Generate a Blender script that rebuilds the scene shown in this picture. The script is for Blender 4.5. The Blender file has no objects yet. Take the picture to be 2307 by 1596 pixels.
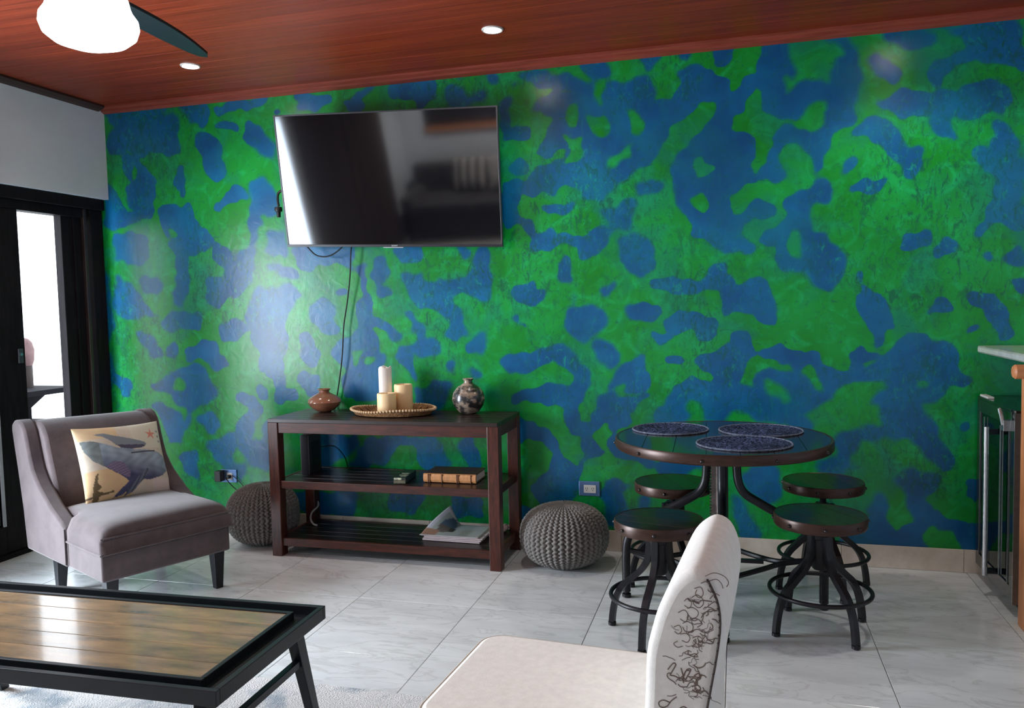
import bpy, bmesh, math, random
import numpy as np
from mathutils import Vector, Matrix
random.seed(7)
PI = math.pi
# ------------------------------------------------------------------ camera
CAM_H = 1.46
cam_d = bpy.data.cameras.new('camera'); cam = bpy.data.objects.new('camera', cam_d)
bpy.context.scene.collection.objects.link(cam)
YAW, PITCH, ROLL, FPX = -0.2744976, -0.0613011, -0.0227360, 1809.3834
_f = Vector((math.sin(YAW)*math.cos(PITCH), math.cos(YAW)*math.cos(PITCH), math.sin(PITCH)))
_r = Vector((math.cos(YAW), -math.sin(YAW), 0)); _u = _r.cross(_f)
_r2 = _r*math.cos(ROLL) + _u*math.sin(ROLL); _u2 = -_r*math.sin(ROLL) + _u*math.cos(ROLL)
cam.matrix_world = Matrix(((_r2.x, _u2.x, -_f.x, 0), (_r2.y, _u2.y, -_f.y, 0), (_r2.z, _u2.z, -_f.z, CAM_H), (0, 0, 0, 1)))
cam_d.sensor_fit = 'HORIZONTAL'; cam_d.sensor_width = 36; cam_d.lens = FPX/2307*36; cam_d.clip_start = 0.05
S = bpy.context.scene; S.camera = cam
# ------------------------------------------------------------------ world, view, daylight
w = bpy.data.worlds.new('World'); S.world = w; w.use_nodes = True
bg = w.node_tree.nodes['Background']; bg.inputs[0].default_value = (0.84, 0.92, 1.0, 1); bg.inputs[1].default_value = 4.2
S.view_settings.view_transform = 'Standard'; S.view_settings.look = 'None'
S.view_settings.exposure = 0.0; S.view_settings.gamma = 1; S.view_settings.use_curve_mapping = False
def area(name, loc, rot, sx, sy, power, col):
    l = bpy.data.lights.new(name, 'AREA'); l.shape = 'RECTANGLE'; l.size = sx; l.size_y = sy
    l.energy = power; l.color = col
    o = bpy.data.objects.new(name, l); S.collection.objects.link(o); o.location = loc; o.rotation_euler = rot
    return o
# daylight that enters by the open part of the sliding door 
area('daylight_door', (-4.80, 2.22, 1.20), (0, -PI/2, 0), 2.1, 1.40, 330, (0.80, 0.89, 1.0))

# ------------------------------------------------------------------ helpers
COL = S.collection
def link(o): COL.objects.link(o); return o
def mesh(name, verts, faces, smooth=False):
    me = bpy.data.meshes.new(name); me.from_pydata([tuple(v) for v in verts], [], faces); me.update()
    if smooth: me.polygons.foreach_set('use_smooth', [True]*len(me.polygons))
    return me
def put(name, me, mat, parent=None, loc=None, rot=None, bevel=0):
    o = bpy.data.objects.new(name, me); link(o)
    if mat and not me.materials: me.materials.append(mat)
    if parent: o.parent = parent
    if loc is not None: o.location = loc
    if rot is not None: o.rotation_euler = rot
    if bevel:
        b = o.modifiers.new('bevel', 'BEVEL'); b.width = bevel; b.segments = 2; b.limit_method = 'ANGLE'; b.angle_limit = 0.7
    return o
def tag(o, label=None, cat=None, group=None, kind=None):
    if label: o['label'] = label
    if cat: o['category'] = cat
    if group: o['group'] = group
    if kind: o['kind'] = kind
    return o
def thing(name, label, cat, loc=(0, 0, 0), rz=0, group=None):
    o = bpy.data.objects.new(name, None); link(o); o.location = loc; o.rotation_euler = (0, 0, rz)
    o.empty_display_size = 0.1
    return tag(o, label, cat, group)
class MB:
    def __init__(s): s.v = []; s.f = []
    def add(s, v, f):
        n = len(s.v); s.v += [Vector(p) for p in v]; s.f += [tuple(i+n for i in q) for q in f]; return s
    def box(s, x0, x1, y0, y1, z0, z1):
        return s.add([(x0,y0,z0),(x1,y0,z0),(x1,y1,z0),(x0,y1,z0),(x0,y0,z1),(x1,y0,z1),(x1,y1,z1),(x0,y1,z1)],
                     [(0,3,2,1),(4,5,6,7),(0,1,5,4),(1,2,6,5),(2,3,7,6),(3,0,4,7)])
    def prism(s, poly, axis, a0, a1):
        n = len(poly)
        def P(p, a): return (a, p[0], p[1]) if axis == 'x' else (p[0], a, p[1]) if axis == 'y' else (p[0], p[1], a)
        return s.add([P(p, a0) for p in poly] + [P(p, a1) for p in poly],
                     [tuple(range(n))[::-1], tuple(range(n, 2*n))] + [(i, (i+1) % n, n+(i+1) % n, n+i) for i in range(n)])
    def lathe(s, prof, n=40, c=(0, 0, 0)):
        v = []; f = []
        for r, z in prof:
            for k in range(n):
                a = 2*PI*k/n; v.append((c[0]+r*math.cos(a), c[1]+r*math.sin(a), c[2]+z))
        m = len(prof)
        for i in range(m-1):
            for k in range(n):
                f.append((i*n+k, i*n+(k+1) % n, (i+1)*n+(k+1) % n, (i+1)*n+k))
        if prof[0][0] > 1e-4: f.append(tuple(range(n))[::-1])
        if prof[-1][0] > 1e-4: f.append(tuple((m-1)*n+k for k in range(n)))
        return s.add(v, f)
    def tube(s, pts, r, n=10, sub=6, square=False, closed=False, spline=True):
        pts = [Vector(p) for p in pts]; R = r if isinstance(r, (list, tuple)) else [r]*len(pts)
        if spline and len(pts) > 2:
            q = []; rr = []; N = len(pts)
            for i in range(N if closed else N-1):
                g = lambda k: pts[k % N] if closed else pts[max(0, min(N-1, k))]
                p0, p1, p2, p3 = g(i-1), g(i), g(i+1), g(i+2)
                for k in range(sub):
                    t = k/sub
                    q.append(0.5*((2*p1)+(-p0+p2)*t+(2*p0-5*p1+4*p2-p3)*t*t+(-p0+3*p1-3*p2+p3)*t**3))
                    rr.append(R[i]*(1-t)+R[(i+1) % N]*t)
            if not closed: q.append(pts[-1]); rr.append(R[-1])
            pts, R = q, rr
        N = len(pts); v = []; f = []
        up = None
        for i in range(N):
            a = pts[(i-1) % N] if (closed or i > 0) else pts[i]; b = pts[(i+1) % N] if (closed or i < N-1) else pts[i]
            t = (b-a).normalized()
            if up is None:
                up = Vector((0, 0, 1)) if abs(t.z) < 0.9 else Vector((1, 0, 0))
            side = t.cross(up)
            if side.length < 1e-5: side = t.cross(Vector((0, 1, 0)))
            side.normalize(); up = side.cross(t).normalized()
            for k in range(n):
                an = 2*PI*k/n + (PI/4 if n == 4 else 0)
                v.append(pts[i] + (side*math.cos(an)+up*math.sin(an))*R[i]*(1.414 if n == 4 else 1))
        for i in range(N if closed else N-1):
            j = (i+1) % N
            for k in range(n): f.append((i*n+k, i*n+(k+1) % n, j*n+(k+1) % n, j*n+k))
        if not closed: f.append(tuple(range(n))[::-1]); f.append(tuple((N-1)*n+k for k in range(n)))
        return s.add(v, f)
    def me(s, name='m', smooth=False):
        m = mesh(name, s.v, s.f, False)
        bm = bmesh.new(); bm.from_mesh(m); bmesh.ops.recalc_face_normals(bm, faces=bm.faces); bm.to_mesh(m); bm.free()
        if smooth:
            m.polygons.foreach_set('use_smooth', [True]*len(m.polygons))
            try: m.set_sharp_from_angle(angle=0.7)
            except Exception: pass
        return m
def P(name, mb, mat, parent=None, loc=None, rot=None, bevel=0, smooth=False, label=None):
    o = put(name, mb.me(name, smooth), mat, parent, loc, rot, bevel)
    if label: o['label'] = label
    return o
def dup_tree(o, parent=None):
    c = o.copy(); COL.objects.link(c); c.parent = parent
    for ch in list(o.children): dup_tree(ch, c)
    return c

# ------------------------------------------------------------------ materials
def M(name, base=(.5,.5,.5), rough=.5, metal=0, spec=.5, var=0, scale=8, bump=0, bscale=60, stretch=(1,1,1), coat=0, sheen=0, rand=0, c2=None, emit=None, es=0, ior=None):
    m = bpy.data.materials.new(name); m.use_nodes = True; nt = m.node_tree; b = nt.nodes['Principled BSDF']
    L = nt.links.new
    b.inputs['Base Color'].default_value = (*base, 1); b.inputs['Roughness'].default_value = rough
    b.inputs['Metallic'].default_value = metal; b.inputs['Specular IOR Level'].default_value = spec
    b.inputs['Coat Weight'].default_value = coat; b.inputs['Coat Roughness'].default_value = .08
    b.inputs['Sheen Weight'].default_value = sheen
    if ior: b.inputs['IOR'].default_value = ior
    if emit: b.inputs['Emission Color'].default_value = (*emit, 1); b.inputs['Emission Strength'].default_value = es
    tc = nt.nodes.new('ShaderNodeTexCoord'); mp = nt.nodes.new('ShaderNodeMapping'); mp.inputs['Scale'].default_value = stretch
    L(tc.outputs['Object'], mp.inputs[0])
    vec = mp.outputs[0]
    if rand:
        oi = nt.nodes.new('ShaderNodeObjectInfo'); ad = nt.nodes.new('ShaderNodeVectorMath'); ad.operation = 'ADD'
        ml = nt.nodes.new('ShaderNodeMath'); ml.operation = 'MULTIPLY'; ml.inputs[1].default_value = 57.0
        L(oi.outputs['Random'], ml.inputs[0]); L(mp.outputs[0], ad.inputs[0]); L(ml.outputs[0], ad.inputs[1]); vec = ad.outputs[0]
    col = None
    if var or c2:
        n = nt.nodes.new('ShaderNodeTexNoise'); n.inputs['Scale'].default_value = scale; n.inputs['Detail'].default_value = 6; n.inputs['Roughness'].default_value = .62
        L(vec, n.inputs['Vector'])
        r = nt.nodes.new('ShaderNodeValToRGB'); r.color_ramp.elements[0].position = .34; r.color_ramp.elements[1].position = .66
        a = c2 if c2 else tuple(max(0, x*(1-var)) for x in base); d = base if c2 else tuple(min(1, x*(1+var)) for x in base)
        r.color_ramp.elements[0].color = (*a, 1); r.color_ramp.elements[1].color = (*d, 1)
        L(n.outputs[0], r.inputs[0]); col = r.outputs[0]
    if rand:
        hv = nt.nodes.new('ShaderNodeHueSaturation'); mr = nt.nodes.new('ShaderNodeMapRange')
        mr.inputs[3].default_value = 1-rand; mr.inputs[4].default_value = 1+rand
        L(oi.outputs['Random'], mr.inputs[0]); L(mr.outputs[0], hv.inputs['Value'])
        if col: L(col, hv.inputs['Color'])
        else: hv.inputs['Color'].default_value = (*base, 1)
        col = hv.outputs[0]
    if col: L(col, b.inputs['Base Color'])
    if bump:
        n2 = nt.nodes.new('ShaderNodeTexNoise'); n2.inputs['Scale'].default_value = bscale; n2.inputs['Detail'].default_value = 4
        bp = nt.nodes.new('ShaderNodeBump'); bp.inputs['Strength'].default_value = bump; bp.inputs['Distance'].default_value = .01
        L(vec, n2.inputs['Vector']); L(n2.outputs[0], bp.inputs['Height']); L(bp.outputs[0], b.inputs['Normal'])
    return m
def attr_mat(name, attr, rough=.8, bump=.2, bscale=250, spec=.3):
    m = M(name, (.5,.5,.5), rough, spec=spec, bump=bump, bscale=bscale); nt = m.node_tree
    a = nt.nodes.new('ShaderNodeAttribute'); a.attribute_name = attr
    nt.links.new(a.outputs['Color'], nt.nodes['Principled BSDF'].inputs['Base Color'])
    return m
wood_dark = M('wood_console', (.080,.020,.011), .38, c2=(.028,.009,.006), scale=5, stretch=(2,14,14), coat=.05, spec=.35, rand=.15)
wood_dark_v = M('wood_console_vertical', (.085,.022,.013), .33, c2=(.032,.010,.007), scale=5, stretch=(14,14,2), coat=.05, spec=.35, rand=.15)
wood_shelf = M('wood_console_slats', (.022,.010,.008), .34, c2=(.012,.006,.005), scale=5, stretch=(2,14,14), coat=.1, rand=.25)
wood_ceil = M('wood_ceiling', (.28,.042,.013), .42, c2=(.14,.019,.007), scale=2.6, stretch=(.5,22,9), rand=.08, spec=.22)
wood_trim = M('wood_crown', (.30,.06,.035), .4, c2=(.19,.035,.02), scale=4, stretch=(1,14,14))
wood_trim_d = M('wood_crown_dark', (.05,.018,.014), .45, c2=(.03,.012,.01), scale=4, stretch=(14,1,14))
wood_top = M('wood_reclaimed', (.36,.23,.12), .21, c2=(.15,.115,.075), scale=2.6, stretch=(1.6,7,5), rand=.10, coat=.7, bump=.04, bscale=30)
wood_orange = M('wood_orange', (.62,.25,.10), .45, c2=(.46,.16,.06), scale=4, stretch=(6,6,1))
wood_seat = M('wood_seat', (.032,.014,.010), .30, c2=(.014,.007,.006), scale=5, stretch=(12,2,8), coat=.3, rand=.25)
wood_round = M('wood_tabletop', (.022,.011,.009), .22, c2=(.011,.006,.006), scale=5, stretch=(12,2,8), coat=.4)
band = M('band_bronze', (.050,.022,.014), .34, metal=.35, var=.3, scale=20, stretch=(1,1,12))
iron = M('iron_black', (.012,.011,.013), .38, metal=.2, spec=.4, var=.35, scale=30, bump=.05, bscale=120)
iron_lt = M('iron_column', (.16,.13,.12), .35, metal=.8, var=.3, scale=30)
rivet_m = M('rivet', (.05,.045,.045), .25, metal=.8)
black_metal = M('black_frame', (.005,.008,.011), .36, spec=.35, var=.3, scale=30)
black_matte = M('black_plastic', (.012,.012,.013), .45)
black_out = M('black_weathered', (.005,.005,.007), .8, spec=.1)
door_dark = M('door_frame', (.010,.008,.010), .6, spec=.12, var=.35, scale=10, stretch=(4,4,.6))
door_brown = M('door_frame_brown', (.035,.022,.020), .42, var=.3, scale=10, stretch=(4,4,.6))
white_wall = M('white_wall', (.72,.78,.84), .65, var=.03, scale=3, bump=.05, bscale=80)
grout = M('grout', (.36,.34,.31), .8)
base_m = M('baseboard_tile', (.74,.65,.55), .35, c2=(.56,.47,.38), scale=6, rand=.08)
velvet = M('velvet_taupe', (.072,.052,.054), .85, spec=.2, var=.22, scale=9, sheen=.35, bump=.12, bscale=300)
leg_black = M('leg_black', (.007,.008,.011), .35, spec=.3)
linen = M('linen', (.85,.82,.77), .9, spec=.15, var=.05, scale=40, sheen=.2, bump=.12, bscale=400)
ink = M('ink', (.17,.125,.10), .9)
knit = M('knit_grey', (.215,.20,.185), .9, spec=.2, var=.25, scale=60, sheen=.25, bump=.4, bscale=350)
candle_m = M('candle_wax', (.84,.60,.33), .45, var=.06, scale=6)
candle_w = M('candle_wax_white', (.80,.72,.66), .45, var=.05, scale=6)
wick_m = M('wick', (.05,.04,.03), .8)
chrome = M('steel', (.62,.62,.63), .28, metal=1, var=.1, scale=40)
paper = M('paper', (.62,.52,.52), .7, var=.12, scale=50, stretch=(1,1,14))
white_plastic = M('white_plastic', (.62,.60,.56), .4)
for mm, c in ((candle_m, (.85,.5,.25)), (candle_w, (.8,.6,.5))):
    b = mm.node_tree.nodes['Principled BSDF']; b.inputs['Subsurface Weight'].default_value = .25; b.inputs['Subsurface Radius'].default_value = (.03,.015,.007)

# tile: pale marble with soft diagonal veins
def tile_mat():
    m = M('floor_tile', (.76,.80,.83), .20, spec=.5, rand=.035, c2=(.62,.65,.67), scale=2.2, stretch=(1.1,3.2,1), coat=.1); nt = m.node_tree; L = nt.links.new
    b = nt.nodes['Principled BSDF']; src = b.inputs['Base Color'].links[0].from_socket
    mp = [n for n in nt.nodes if n.type == 'MAPPING'][0]; mp.inputs['Rotation'].default_value = (0, 0, .5)
    v = [n for n in nt.nodes if n.type == 'VECT_MATH'][0].outputs[0]
    n = nt.nodes.new('ShaderNodeTexNoise'); n.inputs['Scale'].default_value = 2.6; n.inputs['Detail'].default_value = 8; n.inputs['Distortion'].default_value = 1.2
    L(v, n.inputs['Vector'])
    r = nt.nodes.new('ShaderNodeValToRGB'); e = r.color_ramp.elements
    e[0].position = .47; e[0].color = (1,1,1,1); e[1].position = .5; e[1].color = (.80,.79,.78,1)
    e2 = r.color_ramp.elements.new(.53); e2.color = (1,1,1,1)
    L(n.outputs[0], r.inputs[0])
    mx = nt.nodes.new('ShaderNodeMix'); mx.data_type = 'RGBA'; mx.blend_type = 'MULTIPLY'; mx.inputs[0].default_value = .8
    L(src, mx.inputs[6]); L(r.outputs[0], mx.inputs[7])
    n3 = nt.nodes.new('ShaderNodeTexNoise'); n3.inputs['Scale'].default_value = 1.1; n3.inputs['Detail'].default_value = 3; L(v, n3.inputs['Vector'])
    mx2 = nt.nodes.new('ShaderNodeMix'); mx2.data_type = 'RGBA'; mx2.blend_type = 'MULTIPLY'; mx2.inputs[7].default_value = (.97,.95,.90,1)
    L(n3.outputs[0], mx2.inputs[0]); L(mx.outputs[2], mx2.inputs[6]); L(mx2.outputs[2], b.inputs['Base Color'])
    return m
tile_m = tile_mat()

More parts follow.
